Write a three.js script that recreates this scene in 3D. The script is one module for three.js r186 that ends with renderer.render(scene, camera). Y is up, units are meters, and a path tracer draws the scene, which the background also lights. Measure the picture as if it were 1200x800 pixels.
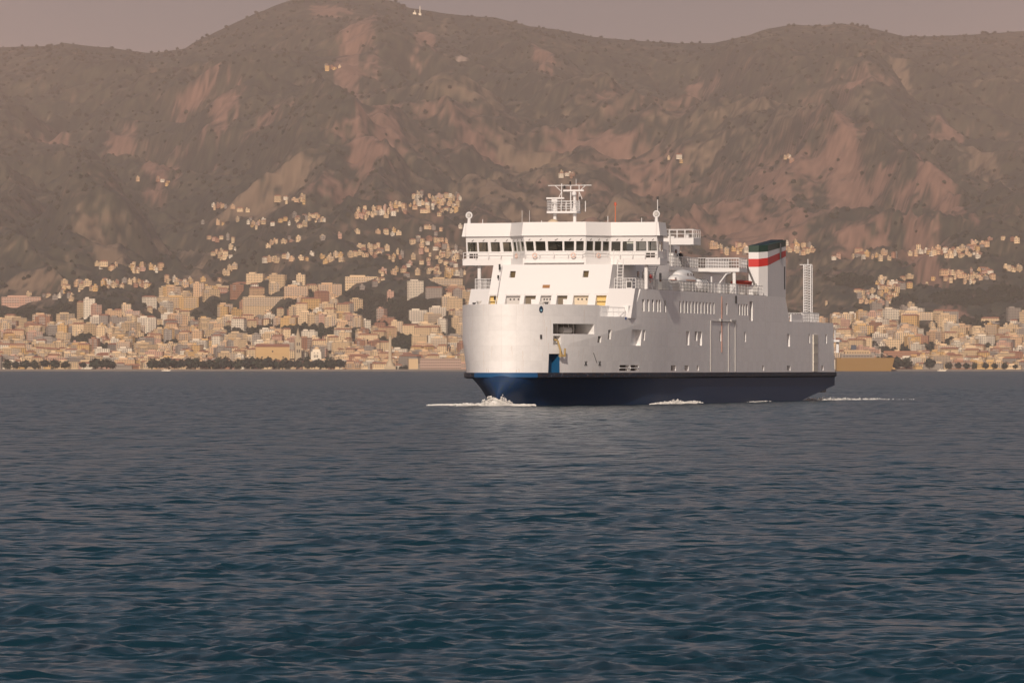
import * as THREE from 'three';
import { mergeGeometries, toCreasedNormals } from 'three/addons/utils/BufferGeometryUtils.js';
import { MarchingCubes } from 'three/addons/objects/MarchingCubes.js';
import { Brush, Evaluator, SUBTRACTION } from 'three-bvh-csg';
import { createNoise2D } from 'simplex-noise';

// ---------------------------------------------------------------- camera, sky, sun, exposure
const scene = new THREE.Scene();
const FOCAL = 6667, EYE = 3.7, HORIZON = 432;              // lens length in pixels of a 1200 x 800 frame, eye height in metres
const camera = new THREE.PerspectiveCamera(2 * Math.atan(400 / FOCAL) * 180 / Math.PI, 1.5, 1, 60000);
camera.position.set(0, EYE, 0);
camera.rotation.x = Math.atan((HORIZON - 400) / FOCAL);
const renderer = new THREE.WebGLRenderer({ antialias: true });
renderer.toneMapping = THREE.LinearToneMapping;
renderer.toneMappingExposure = 1.0;
renderer.shadowMap.enabled = true;

const SUN_AZ = -8.5 * Math.PI / 180, SUN_EL = 27 * Math.PI / 180;
const sunDir = new THREE.Vector3(Math.sin(SUN_AZ) * Math.cos(SUN_EL), Math.sin(SUN_EL), Math.cos(SUN_AZ) * Math.cos(SUN_EL));
const sun = new THREE.DirectionalLight(new THREE.Color().setRGB(1, 0.85, 0.71), 3.6);
sun.position.copy(sunDir).multiplyScalar(900).add(new THREE.Vector3(0, 0, -620));
sun.target.position.set(0, 0, -620);
sun.castShadow = true;
sun.shadow.mapSize.set(4096, 4096);
Object.assign(sun.shadow.camera, { left: -120, right: 120, top: 90, bottom: -60, near: 100, far: 2000 });
scene.add(sun, sun.target);

{ // hazy evening sky: warm near the horizon, dull blue above, brighter towards the sun behind the viewer
  const W = 512, H = 256, data = new Float32Array(W * H * 4);
  for (let j = 0; j < H; j++) for (let i = 0; i < W; i++) {
    const el = ((j + 0.5) / H - 0.5) * 180, az = ((i + 0.5) / W - 0.5) * 2 * Math.PI;
    const e = Math.max(el, 0), mid = Math.exp(-e / 30);
    const dx = Math.cos(az), dz = Math.sin(az);
    const toSun = (1 + (dx * sunDir.x + dz * sunDir.z) / Math.hypot(sunDir.x, sunDir.z)) / 2;
    const gain = 1 + 3.0 * Math.pow(toSun, 1.4), glow = Math.pow(toSun, 1.5) * Math.exp(-e / 34);
    const c = [[0.49, 0.026, 0.020, 0.90], [0.305, 0.112, 0.055, 0.56], [0.212, 0.180, 0.090, 0.43]], band = Math.exp(-e / 3.4), up = 1 - Math.exp(-e / 8);
    for (let k = 0; k < 3; k++) data[(j * W + i) * 4 + k] = c[k][0] * band * gain + (c[k][1] * mid + c[k][2]) * up + 0.03 + c[k][3] * glow;
    data[(j * W + i) * 4 + 3] = 1;
  }
  const sky = new THREE.DataTexture(data, W, H, THREE.RGBAFormat, THREE.FloatType);
  sky.mapping = THREE.EquirectangularReflectionMapping;
  sky.magFilter = THREE.LinearFilter;
  sky.needsUpdate = true;
  scene.background = sky;
  scene.environment = sky;
}
scene.fog = new THREE.FogExp2(new THREE.Color().setRGB(0.95, 0.80, 0.76), 0.0000285);

// ---------------------------------------------------------------- helpers
let seed = 20240611;
const rnd = () => { seed = (seed + 0x6D2B79F5) | 0; let t = Math.imul(seed ^ (seed >>> 15), 1 | seed); t = (t + Math.imul(t ^ (t >>> 7), 61 | t)) ^ t; return ((t ^ (t >>> 14)) >>> 0) / 4294967296; };
const R = (a, b) => a + (b - a) * rnd();
const pick = a => a[Math.floor(rnd() * a.length)];
const noise = createNoise2D(rnd);
const fbm = (x, y, o = 4) => { let s = 0, a = 0.5, f = 1; for (let i = 0; i < o; i++) { s += a * noise(x * f, y * f); a *= 0.5; f *= 2.03; } return s; };
const smooth = (a, b, x) => { const t = Math.min(1, Math.max(0, (x - a) / (b - a))); return t * t * (3 - 2 * t); };
const V = (x, y, z) => new THREE.Vector3(x, y, z);
const rgb = (r, g, b) => new THREE.Color().setRGB(r, g, b);
const std = (color, roughness = 0.6, extra = {}) => new THREE.MeshStandardMaterial({ color, roughness, metalness: 0, ...extra });
const names = new Map();
const numbered = n => { const k = names.get(n) || 0; names.set(n, k + 1); return k ? `${n}_${String(k).padStart(3, '0')}` : n; };
const plain = g => { const q = g.index ? g.toNonIndexed() : g; for (const k of Object.keys(q.attributes)) if (!['position', 'normal', 'uv'].includes(k)) q.deleteAttribute(k); return q; };
const join = list => list.length === 1 ? list[0] : mergeGeometries(list.map(plain));
function tag(o, label, category, group, kind) {
  o.userData.label = label; o.userData.category = category;
  if (group) o.userData.group = group;
  if (kind) o.userData.kind = kind;
  return o;
}
function base(name, label, category, group) { const g = new THREE.Group(); g.name = numbered(name); scene.add(g); return tag(g, label, category, group); }
function struct(name, geo, m) { const o = new THREE.Mesh(geo, m); o.name = numbered(name); o.userData.kind = 'structure'; scene.add(o); return o; }
function part(parent, name, geos, m, opt = {}) {
  const o = new THREE.Mesh(Array.isArray(geos) ? join(geos) : geos, m);
  o.name = name; parent.add(o);
  if (opt.kind) o.userData.kind = opt.kind;
  if (opt.label) o.userData.label = opt.label;
  return o;
}
const box = (w, h, d, x, y, z, ry = 0) => { const g = new THREE.BoxGeometry(w, h, d); if (ry) g.rotateY(ry); g.translate(x, y, z); return g; };
const span = (x0, x1, y0, y1, z0, z1) => box(x1 - x0, y1 - y0, z1 - z0, (x0 + x1) / 2, (y0 + y1) / 2, (z0 + z1) / 2);
function bar(a, b, r, n = 6) {
  const p = V(...a), q = V(...b), l = p.distanceTo(q), g = new THREE.CylinderGeometry(r, r, l, n);
  g.applyQuaternion(new THREE.Quaternion().setFromUnitVectors(V(0, 1, 0), q.clone().sub(p).normalize()));
  g.translate((p.x + q.x) / 2, (p.y + q.y) / 2, (p.z + q.z) / 2);
  return g;
}
const cyl = (r0, r1, h, x, y, z, n = 14) => { const g = new THREE.CylinderGeometry(r1, r0, h, n); g.translate(x, y + h / 2, z); return g; };
const HEX = [[0, 3, 2, 1], [4, 5, 6, 7], [0, 1, 5, 4], [1, 2, 6, 5], [2, 3, 7, 6], [3, 0, 4, 7]];
function hexa(c) { // eight corners: bottom ring counter-clockwise seen from above, then the top ring
  const p = [], uv = [];
  const ctr = c.reduce((s, v) => [s[0] + v[0] / 8, s[1] + v[1] / 8, s[2] + v[2] / 8], [0, 0, 0]);
  for (const f of HEX) {
    const [a, b, d] = [f[0], f[1], f[2]].map(i => V(...c[i]));
    const n = b.clone().sub(a).cross(d.clone().sub(a));
    const out = a.clone().add(d).multiplyScalar(0.5).sub(V(...ctr));
    const q = n.dot(out) >= 0 ? f : [...f].reverse();
    for (const i of [0, 1, 2, 0, 2, 3]) { p.push(...c[q[i]]); uv.push(i === 1 || i === 2 ? 1 : 0, i >= 2 ? 1 : 0); }
  }
  const g = new THREE.BufferGeometry();
  g.setAttribute('position', new THREE.Float32BufferAttribute(p, 3));
  g.setAttribute('uv', new THREE.Float32BufferAttribute(uv, 2));
  g.computeVertexNormals();
  return g;
}
// a straight wall between plan points p and q ([x, z], outside to the right of p->q), from height y0 to y1, leaning outwards by lean at the top
function wall(p, q, y0, y1, thick, lean = 0, off = 0) {
  const dx = q[0] - p[0], dz = q[1] - p[1], l = Math.hypot(dx, dz), nx = dz / l, nz = -dx / l;
  const at = (e, y, o) => [e[0] + nx * o, y, e[1] + nz * o];
  return hexa([at(p, y0, off), at(q, y0, off), at(q, y0, off - thick), at(p, y0, off - thick), at(p, y1, off + lean), at(q, y1, off + lean), at(q, y1, off + lean - thick), at(p, y1, off + lean - thick)]);
}
const shifted = (F, o) => F.map((p, i) => { // plan line F moved outwards by o, corners mitred
  const dir = k => { const a = F[k], b = F[k + 1], l = Math.hypot(b[0] - a[0], b[1] - a[1]); return [-(b[1] - a[1]) / l, (b[0] - a[0]) / l]; };
  const n = i === 0 ? dir(0) : i === F.length - 1 ? dir(i - 1) : null;
  if (n) return [p[0] + n[0] * o, p[1] + n[1] * o];
  const m = dir(i - 1), q = dir(i), k = 1 + m[0] * q[0] + m[1] * q[1];
  return [p[0] + (m[0] + q[0]) * o / k, p[1] + (m[1] + q[1]) * o / k];
});
// one stretch i of a wall along plan line F: outer face offset o0 at the bottom and o1 at the top, from fraction a to b of the stretch
function stretch(F, i, y0, y1, o0, o1, thick, a = 0, b = 1) {
  const at = (o, f) => { const S = shifted(F, o), p = S[i], q = S[i + 1]; return [p[0] + (q[0] - p[0]) * f, p[1] + (q[1] - p[1]) * f]; };
  const c = (o, f, y) => { const p = at(o, f); return [p[0], y, p[1]]; };
  return hexa([c(o0, a, y0), c(o0, b, y0), c(o0 - thick, b, y0), c(o0 - thick, a, y0), c(o1, a, y1), c(o1, b, y1), c(o1 - thick, b, y1), c(o1 - thick, a, y1)]);
}
function railing(pts, y, h, gap = 1.2, rows = 3, baluster = 0) { // posts and rails along a line of plan points
  const g = [];
  for (let i = 0; i + 1 < pts.length; i++) {
    const [a, b] = [pts[i], pts[i + 1]], l = Math.hypot(b[0] - a[0], b[1] - a[1]), n = Math.max(1, Math.round(l / gap));
    for (let k = i ? 1 : 0; k <= n; k++) { const t = k / n, x = a[0] + (b[0] - a[0]) * t, z = a[1] + (b[1] - a[1]) * t; g.push(bar([x, y, z], [x, y + h, z], 0.035, 5)); }
    for (let k = 1; k <= rows; k++) g.push(bar([a[0], y + h * k / rows, a[1]], [b[0], y + h * k / rows, b[1]], k === rows ? 0.035 : 0.022, 5));
    if (baluster) { const m = Math.round(l / baluster); for (let k = 1; k < m; k++) { const t = k / m, x = a[0] + (b[0] - a[0]) * t, z = a[1] + (b[1] - a[1]) * t; g.push(bar([x, y + 0.08, z], [x, y + h, z], 0.02, 4)); } }
  }
  return g;
}
function dataTex(w, h, fill, srgb = true) {
  const d = new Uint8Array(w * h * 4);
  for (let j = 0; j < h; j++) for (let i = 0; i < w; i++) { const c = fill(i, j); for (let k = 0; k < 3; k++) d[(j * w + i) * 4 + k] = Math.max(0, Math.min(255, Math.round(c[k]))); d[(j * w + i) * 4 + 3] = 255; }
  const t = new THREE.DataTexture(d, w, h, THREE.RGBAFormat);
  t.wrapS = t.wrapT = THREE.RepeatWrapping; t.magFilter = THREE.LinearFilter; t.minFilter = THREE.LinearMipmapLinearFilter;
  if (srgb) t.colorSpace = THREE.SRGBColorSpace;
  t.needsUpdate = true;
  return t;
}

// ---------------------------------------------------------------- terrain
const SKYLINE = [[-300, 70], [-100, 62], [0, 55], [60, 53], [75, 50], [100, 53], [130, 56], [175, 62], [215, 57], [225, 50], [250, 38], [300, 15], [330, 3], [350, -3], [400, -5], [450, -1], [465, 2], [480, 9], [520, 15], [550, 18], [580, 20], [620, 30], [660, 35], [690, 42], [720, 45], [760, 48], [800, 50], [835, 50], [860, 45], [880, 40], [900, 33], [930, 28], [955, 30], [985, 27], [1010, 30], [1040, 37], [1060, 42], [1100, 42], [1140, 40], [1200, 36], [1350, 34], [1500, 45]];
const SHORE = 9000, CREST = 17000;
function skyline(u) {
  let i = 0; while (i < SKYLINE.length - 2 && SKYLINE[i + 1][0] < u) i++;
  const [a, b] = [SKYLINE[i], SKYLINE[i + 1]], t = Math.min(1, Math.max(0, (u - a[0]) / (b[0] - a[0])));
  return a[1] + (b[1] - a[1]) * t;
}
const HILLS = []; // [x, depth, radius across, radius along, height]
function land(x, d) { // height of the ground at x metres across and d metres out
  const u = 600 + FOCAL * x / d, crest = EYE + (HORIZON - skyline(u)) * CREST / FOCAL;
  const t = (d - SHORE - 350) / (CREST - SHORE - 350);
  if (t <= 0) return 2.6;
  const rise = t < 1 ? Math.pow(t, 1.42) : 1 - (t - 1) * 1.6;
  let h = 2.6 + (crest - 2.6) * rise;
  const wx = x + 260 * fbm(x / 1900 + 7, d / 1900, 2), wd = d + 420 * fbm(x / 2300 - 3, d / 2300 + 5, 2);
  const spur = 1 - 2 * Math.abs(fbm(wx / 1500 + 0.3 * d / 2600, wd / 4200 + 11, 4));
  const gully = 1 - 2 * Math.abs(fbm((0.85 * wx + 0.4 * wd) / 460 + 2, (0.85 * wd - 0.5 * wx) / 620, 4));
  const edge = smooth(0.04, 0.35, t) * (1 - smooth(0.86, 1.0, t));
  h += edge * (170 * (spur - 0.55) + 60 * (gully - 0.55)) + smooth(0.03, 0.2, t) * (1 - 0.75 * smooth(0.9, 1, t)) * 7 * fbm(x / 90, d / 110, 3);
  for (const q of HILLS) { const a = (x - q[0]) / q[2], b = (d - q[1]) / q[3], r = a * a + b * b; if (r < 9) h += q[4] * Math.exp(-r * 1.4); }
  return h;
}
const across = (u, d) => (u - 600) * d / FOCAL;
for (const [u, d, rx, rd, h] of [[345, 13300, 190, 460, 95], [300, 13000, 220, 380, 45], [125, 12300, 130, 320, 105], [85, 12250, 130, 300, 60], [150, 12150, 90, 260, 55], [400, 13700, 220, 460, 75], [1065, 13000, 240, 460, 90], [1020, 13250, 170, 380, 60], [950, 13700, 240, 520, 80], [890, 13200, 200, 420, 60], [500, 12000, 240, 340, 38], [480, 10950, 130, 240, 16], [640, 13600, 260, 520, 70], [760, 13000, 240, 420, 55], [820, 14200, 220, 500, 80], [560, 14300, 220, 520, 80], [700, 14700, 200, 520, 75], [1100, 11600, 400, 460, 38], [1150, 12300, 260, 420, 60], [180, 10900, 280, 360, 26], [40, 11500, 240, 380, 40], [250, 14600, 220, 620, 90], [150, 14900, 200, 620, 80], [330, 15100, 160, 560, 70], [440, 15300, 180, 560, 80], [1000, 15000, 220, 620, 80], [1130, 14800, 200, 600, 80], [330, 10650, 150, 240, 10]])
  HILLS.push([across(u, d), d, rx, rd, h]);
function sight(u, y, from = 9000) { // where the line of sight through picture point (u, y) meets the land
  const k = (HORIZON - y) / FOCAL, a = (u - 600) / FOCAL;
  let p = from;
  for (let d = from; d < 19000; d += 15) {
    if (land(a * d, d) > EYE + k * d) { let lo = p, hi = d; for (let i = 0; i < 8; i++) { const m = (lo + hi) / 2; if (land(a * m, m) > EYE + k * m) hi = m; else lo = m; } return { x: a * hi, d: hi, y: land(a * hi, hi) }; }
    p = d;
  }
  return null;
}
// bare earth and dry grass on the slopes: [u, y, half width px, half depth px, kind]; kinds: 0 red earth, 1 dry grass, 2 pale rock
const BARE = [[540, 66, 7, 3, 2], [1062, 238, 48, 26, 0], [1030, 218, 30, 18, 0], [1100, 205, 20, 12, 0], [950, 190, 55, 22, 0], [985, 140, 30, 14, 0], [905, 215, 42, 20, 0], [862, 238, 50, 22, 0], [825, 180, 42, 15, 1], [620, 188, 52, 18, 1], [700, 172, 60, 18, 0], [560, 172, 44, 18, 0], [760, 205, 60, 22, 0], [940, 258, 45, 12, 0], [1075, 258, 24, 16, 0], [430, 165, 36, 14, 0], [345, 214, 42, 18, 1], [300, 244, 60, 18, 1], [400, 232, 60, 14, 0], [105, 272, 40, 22, 1], [130, 298, 26, 14, 1], [262, 122, 22, 20, 0], [315, 142, 30, 12, 0], [215, 128, 20, 12, 0], [445, 128, 30, 10, 0], [815, 102, 14, 5, 0], [838, 96, 10, 5, 0], [1003, 100, 18, 6, 0], [1055, 72, 12, 9, 1], [420, 30, 26, 18, 0], [385, 12, 30, 8, 0], [500, 40, 20, 7, 0], [640, 62, 16, 5, 0], [520, 30, 5, 10, 1], [670, 255, 60, 12, 1], [800, 262, 70, 12, 0], [740, 245, 40, 12, 1], [250, 300, 70, 20, 1], [330, 312, 60, 12, 1], [40, 330, 50, 10, 1], [55, 352, 30, 4, 1], [240, 330, 40, 10, 1], [600, 225, 60, 12, 1], [1120, 362, 22, 8, 0], [900, 280, 60, 10, 0], [1000, 275, 40, 8, 0], [60, 165, 22, 6, 0], [140, 160, 24, 8, 0], [190, 200, 24, 7, 0], [240, 95, 26, 10, 0], [1110, 150, 22, 8, 0], [1150, 185, 18, 8, 1]]
  .map(([u, y, rx, ry, k]) => { const p = sight(u, y), q = sight(u, y - ry), s = p ? p.d / FOCAL : 0; return p && { x: p.x, d: p.d, rx: rx * s, rd: Math.max(k === 2 ? 24 : 60, q ? Math.abs(q.d - p.d) : 250), k }; }).filter(Boolean);
function cover(x, d0) { // colour of the ground: woods, scrub, dry grass, bare earth
  const d = d0 + 3 * land(x, d0);
  const u = 600 + FOCAL * x / d0, t = (d0 - SHORE) / (CREST - SHORE);
  let bare = 0.06 + 0.30 * smooth(330, 560, u) * (1 - smooth(980, 1120, u)) * smooth(0.15, 0.35, t) * (1 - smooth(0.62, 0.8, t));
  let kind = noise(x / 900, d / 900 + 4) > 0.15 ? 1 : 0, most = 0.12;
  for (const b of BARE) {
    const a = (x - b.x) / b.rx, c = (d0 - b.d) / b.rd; if (a * a + c * c > 4) continue;
    const r = Math.sqrt(a * a + c * c) + 0.9 * fbm(x / (b.rx * 0.8) + b.d, d / (b.rd * 1.4), 4);
    const w = 1 - smooth(0.35, 1.15, r);
    if (w > most) { most = w; kind = b.k; }
    bare = Math.max(bare, w * 0.8);
  }
  const fine = fbm(x / 45, d / 70, 4), coarse = fbm(x / 300 + 3, d / 430, 4), speck = fbm(x / 14 + 9, d / 22, 2);
  const w = smooth(0.24, 0.80, bare + 0.5 * coarse + 0.6 * fine + 0.2 * speck) * 0.9;
  const woods = smooth(-0.3, 0.3, fine + 0.5 * coarse + 0.5 * speck);
  const g = [0.018 + 0.034 * woods, 0.025 + 0.028 * woods, 0.018 + 0.014 * woods];
  const e = kind === 2 ? [0.36, 0.27, 0.22] : kind === 1 ? [0.20, 0.140, 0.092] : [0.225, 0.128, 0.094];
  const v = 0.9 + 0.45 * fbm(x / 30, d / 60, 3);
  return [0, 1, 2].map(k => Math.max(0.012, (g[k] * (1 - w) + e[k] * w) * v));
}
{
  const NU = 520, ND = 760, pos = new Float32Array(NU * ND * 3), col = new Float32Array(NU * ND * 3), uv = new Float32Array(NU * ND * 2), idx = [];
  const half = 0.125;
  for (let j = 0; j < ND; j++) {
    const s = j / (ND - 1), d = j === 0 ? SHORE - 6 : SHORE - 5 + (19400 - SHORE) * Math.pow(s, 1.12);
    for (let i = 0; i < NU; i++) {
      const x = (i / (NU - 1) * 2 - 1) * half * d, k = j * NU + i;
      pos.set([x, j === 0 ? -4 : land(x, d), -d], k * 3);
      col.set(j < 2 ? [0.22, 0.2, 0.18] : cover(x, d), k * 3);
      uv.set([x / 40, d / 40], k * 2);
    }
  }
  for (let j = 0; j + 1 < ND; j++) for (let i = 0; i + 1 < NU; i++) { const a = j * NU + i; idx.push(a, a + 1, a + NU + 1, a, a + NU + 1, a + NU); }
  const g = new THREE.BufferGeometry();
  g.setAttribute('position', new THREE.BufferAttribute(pos, 3)); g.setAttribute('color', new THREE.BufferAttribute(col, 3)); g.setAttribute('uv', new THREE.BufferAttribute(uv, 2));
  g.setIndex(idx); g.computeVertexNormals();
  struct('mountains', g, std(0xffffff, 0.95, { vertexColors: true }));
}

// ---------------------------------------------------------------- sea
function waveNormals(size, tile, lo, hi, rms, n, spreadDeg) { // a tiling field of wind waves in uneven gusts, as a normal map
  const sx = new Float32Array(size * size), sy = new Float32Array(size * size), tab = new Float32Array(size);
  for (let w = 0; w < n; w++) {
    const L = lo * Math.pow(hi / lo, rnd()), a = (90 + R(-spreadDeg, spreadDeg)) * Math.PI / 180;
    const kx = Math.round(tile / L * Math.cos(a)), ky = Math.round(tile / L * Math.sin(a)); if (!kx && !ky) continue;
    const l = Math.hypot(kx, ky), ph = R(0, 6.283), ux = kx / l, uy = ky / l;
    for (let i = 0; i < size; i++) { const p = 2 * Math.PI * i / size + ph; tab[i] = Math.cos(p) + 0.3 * Math.cos(2 * p); }
    for (let j = 0; j < size; j++) for (let i = 0; i < size; i++) { const c = tab[(((kx * i + ky * j) % size) + size) % size], o = j * size + i; sx[o] += c * ux; sy[o] += c * uy; }
  }
  const T = 2 * Math.PI / size, ring = (i, j, f) => fbm(Math.cos(i * T) * f + 3 * Math.cos(j * T) * f, Math.sin(i * T) * f - 3 * Math.sin(j * T) * f, 3);
  let s = 0; for (let i = 0; i < sx.length; i++) s += sx[i] * sx[i] + sy[i] * sy[i];
  const f = rms / Math.sqrt(s / sx.length);
  return dataTex(size, size, (i, j) => { const m = f * Math.max(0.25, 1 + 0.9 * ring(i, j, 1.6)), a = -sx[j * size + i] * m, b = -sy[j * size + i] * m, q = 1 / Math.hypot(a, b, 1); return [(a * q + 1) * 127.5, (b * q + 1) * 127.5, (q + 1) * 127.5]; }, false);
}
const ripples = waveNormals(1024, 70, 0.3, 4, 0.26, 90, 70);
const water = new THREE.MeshPhysicalMaterial({ color: rgb(0.005, 0.025, 0.039), roughness: 0.2, ior: 1.33, normalMap: ripples });
const FAR_FROM = 1500;
{
  // near water: real waves
  const comps = [];
  for (let w = 0; w < 90; w++) {
    const L = w < 14 ? R(2.6, 5) : 0.16 * Math.pow(2.1 / 0.16, rnd()), a = (90 + R(-68, 68)) * Math.PI / 180, k = 2 * Math.PI / L;
    comps.push({ kx: k * Math.cos(a), kz: k * Math.sin(a), k, amp: L / (2 * Math.PI) * (0.044 - 0.016 * smooth(0.5, 1.6, L)) * (w < 14 ? 0.55 : 1), ph: R(0, 6.283) });
  }
  const rows = [];
  for (let d = 62; d < FAR_FROM;) { const s = Math.min(1.2, Math.max(0.085, d * d / (FOCAL * EYE) * 0.42)); rows.push([d, s]); d += s; }
  const NC = 490, ND = rows.length, pos = new Float32Array(NC * ND * 3), uv = new Float32Array(NC * ND * 2), idx = new Uint32Array((NC - 1) * (ND - 1) * 6), half = 0.112, wide = 3;
  rows.forEach(([d, s], j) => {
    const step = 2 * (half * d + wide) / (NC - 1), use = comps.map(c => ({ ...c, f: (1 - smooth(1.5, 2.8, c.kz * s)) * (1 - smooth(1.5, 2.8, Math.abs(c.kx) * step)) })).filter(c => c.f > 0.01);
    const fade = 1 - smooth(800, FAR_FROM, d);
    for (let i = 0; i < NC; i++) {
      const x = (i / (NC - 1) * 2 - 1) * (half * d + wide), gust = Math.max(0.05, 0.85 + 0.75 * fbm(x / 9, d / 16, 3) + 0.9 * smooth(380, 700, d) * fbm(x / 60 + 5, d / 90, 3)) * fade;
      let y = 0, ox = 0, oz = 0;
      for (const c of use) { const p = c.kx * x + c.kz * d + c.ph, A = c.amp * c.f; y += A * Math.cos(p); const q = A * 0.7 * Math.sin(p) / c.k; ox -= q * c.kx; oz -= q * c.kz; }
      const k = j * NC + i;
      pos[k * 3] = x + ox * gust; pos[k * 3 + 1] = y * gust; pos[k * 3 + 2] = -(d + oz * gust);
      uv[k * 2] = x / 70; uv[k * 2 + 1] = d / 70;
    }
  });
  let n = 0;
  for (let j = 0; j + 1 < ND; j++) for (let i = 0; i + 1 < NC; i++) { const a = j * NC + i; idx.set([a, a + 1, a + NC + 1, a, a + NC + 1, a + NC], n); n += 6; }
  const g = new THREE.BufferGeometry();
  g.setAttribute('position', new THREE.BufferAttribute(pos, 3)); g.setAttribute('uv', new THREE.BufferAttribute(uv, 2)); g.setIndex(new THREE.BufferAttribute(idx, 1)); g.computeVertexNormals();
  struct('sea', g, water);
  // the strait beyond, out to the far shore
  const pts = [], uvs = [], id = [], ds = [];
  for (let d = FAR_FROM - 4; d < SHORE + 40; d *= 1.08) ds.push(d);
  ds.push(SHORE + 60);
  ds.forEach((d, j) => { for (let i = 0; i <= 24; i++) { const x = (i / 12 - 1) * (0.14 * d + 60); pts.push(x, j === 0 ? -0.03 : 0, -d); uvs.push(x / 70, d / 70); } });
  for (let j = 0; j + 1 < ds.length; j++) for (let i = 0; i < 24; i++) { const a = j * 25 + i; id.push(a, a + 1, a + 26, a, a + 26, a + 25); }
  const f = new THREE.BufferGeometry();
  f.setAttribute('position', new THREE.Float32BufferAttribute(pts, 3)); f.setAttribute('uv', new THREE.Float32BufferAttribute(uvs, 2)); f.setIndex(id); f.computeVertexNormals();
  struct('sea', f, water);
  // the same water to either side and behind, a little lower so that the waves hide it
  const w = new THREE.PlaneGeometry(3000, FAR_FROM + 700, 1, 1); w.rotateX(-Math.PI / 2); w.translate(0, -0.4, -FAR_FROM / 2 + 350);
  const wu = w.attributes.uv, wp = w.attributes.position; for (let i = 0; i < wu.count; i++) wu.setXY(i, wp.getX(i) / 70, -wp.getZ(i) / 70);
  struct('sea', w, water);
}

// ---------------------------------------------------------------- the ferry: x to its port side, y up, z towards its bow
const YAW = -15 * Math.PI / 180, SHIP = V(5.15, 0, -590);
function aboard(o, x = 0, y = 0, z = 0, turn = 0) { // puts a thing at a place on the ferry
  o.rotation.y = YAW + turn;
  o.position.copy(V(x, y, z).applyAxisAngle(V(0, 1, 0), YAW).add(SHIP));
  return o;
}
const paintTex = dataTex(512, 512, (() => { // weathered white paint: plate tone, thin run-off streaks, faint rust
  const plate = []; for (let i = 0; i < 64; i++) plate.push(R(-3, 3));
  const streak = []; for (let i = 0; i < 46; i++) streak.push([R(0, 512), R(0, 512), R(20, 170), R(1, 3.4), R(8, 36)]);
  return (i, j) => {
    let v = 230 + plate[(i >> 6) + 8 * (j >> 6)] + 5 * fbm(i / 40, j / 40, 3) - ((i & 63) < 1 || (j & 63) < 1 ? 9 : 0), r = 0;
    for (const [sx, sy, l, w, a] of streak) { const dy = (sy - j + 512) % 512, dx = Math.abs(i - sx + 2 * noise(j / 30, sx)); if (dy < l && dx < w) r += a * (1 - dy / l) * (1 - dx / w); }
    return [v - 0.45 * r, v - 0.8 * r, v - 1 - 1.1 * r];
  };
})());
paintTex.repeat.set(1 / 12, 1 / 12);
const WHITE = std(0xffffff, 0.42, { map: paintTex });
const white = std(rgb(0.70, 0.695, 0.69), 0.5);
const greyPaint = std(rgb(0.46, 0.45, 0.43), 0.55);
const darkGrey = std(rgb(0.06, 0.06, 0.062), 0.5);
const black = std(rgb(0.015, 0.015, 0.016), 0.5);
const blueTex = dataTex(512, 128, (i, j) => { const n = fbm(i / 18, j / 9, 4), s = fbm(i / 5, j / 60, 3), w = smooth(0.28, 0.5, n + 0.4 * s); return [5 + 26 * w + 6 * n, 44 + 4 * w + 8 * n, 82 - 26 * w + 10 * n]; });
blueTex.repeat.set(1 / 16, 1 / 4);
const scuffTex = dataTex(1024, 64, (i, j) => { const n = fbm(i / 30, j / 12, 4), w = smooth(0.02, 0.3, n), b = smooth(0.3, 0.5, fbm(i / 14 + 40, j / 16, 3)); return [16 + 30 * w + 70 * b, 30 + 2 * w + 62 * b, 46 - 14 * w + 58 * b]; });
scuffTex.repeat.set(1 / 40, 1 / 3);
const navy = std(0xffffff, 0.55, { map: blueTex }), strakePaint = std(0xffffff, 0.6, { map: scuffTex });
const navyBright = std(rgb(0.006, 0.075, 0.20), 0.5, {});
const glass = new THREE.MeshPhysicalMaterial({ color: rgb(0.72, 0.75, 0.72), roughness: 0.02, transmission: 1, thickness: 0, ior: 1.5 });
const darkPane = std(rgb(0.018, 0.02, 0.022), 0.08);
const red = std(rgb(0.52, 0.03, 0.025), 0.5), orange = std(rgb(0.62, 0.07, 0.02), 0.5), green = std(rgb(0.018, 0.046, 0.032), 0.5);
const ochre = std(rgb(0.42, 0.30, 0.13), 0.75), teak = std(rgb(0.30, 0.15, 0.06), 0.6);

const ferry = aboard(base('ferry', 'large white car ferry with blue hull under way on the strait', 'ferry'));

// hull form
const HB = 9.25, HC = -7, HA = 31, BELT = 3.3, STERN = -94.5;
const kneeAt = t => 4.2 + 4.1 * Math.min(1, t / 73);
function hullAt(st, y) { // st: {t} in degrees round the bow or {z} along the side; returns [x, z] on the port side
  let x, z, flare;
  if (st.t !== undefined) { const a = st.t * Math.PI / 180; x = HB * Math.sin(a); z = HC + HA * Math.cos(a); flare = 0.125 * smooth(6, 46, st.t) * (1 - 0.55 * smooth(55, 90, st.t)); }
  else { x = HB; z = st.z; flare = 0.0585 * (1 - smooth(-7, 34, -st.z)) ; }
  const knee = st.t !== undefined ? kneeAt(st.t) : 8.3;
  if (y < knee) x = Math.max(0, x - flare * (knee - y));
  if (st.z !== undefined && st.z < -84) z += 0.16 * Math.max(0, y - 3.3) * (-(st.z + 84) / 10.5) ; // the stern leans forward as it rises
  return [x, z];
}
function topAt(st) { // height of the hull's upper edge
  if (st.t !== undefined) return st.top ?? 10.15;
  return st.top ?? (st.z > -66 ? 11.9 : 9.15);
}
const stations = [];
for (let t = 0; t < 24; t++) stations.push({ t });
for (let t = 24; t < 69; t += 2) stations.push({ t });
stations.push({ t: 69 }, { t: 70.6, top: 10.15 }, { t: 73.6, top: 11.9 }, { t: 76 }, { t: 79 }, { t: 82 }, { t: 86 }, { t: 90 });
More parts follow.
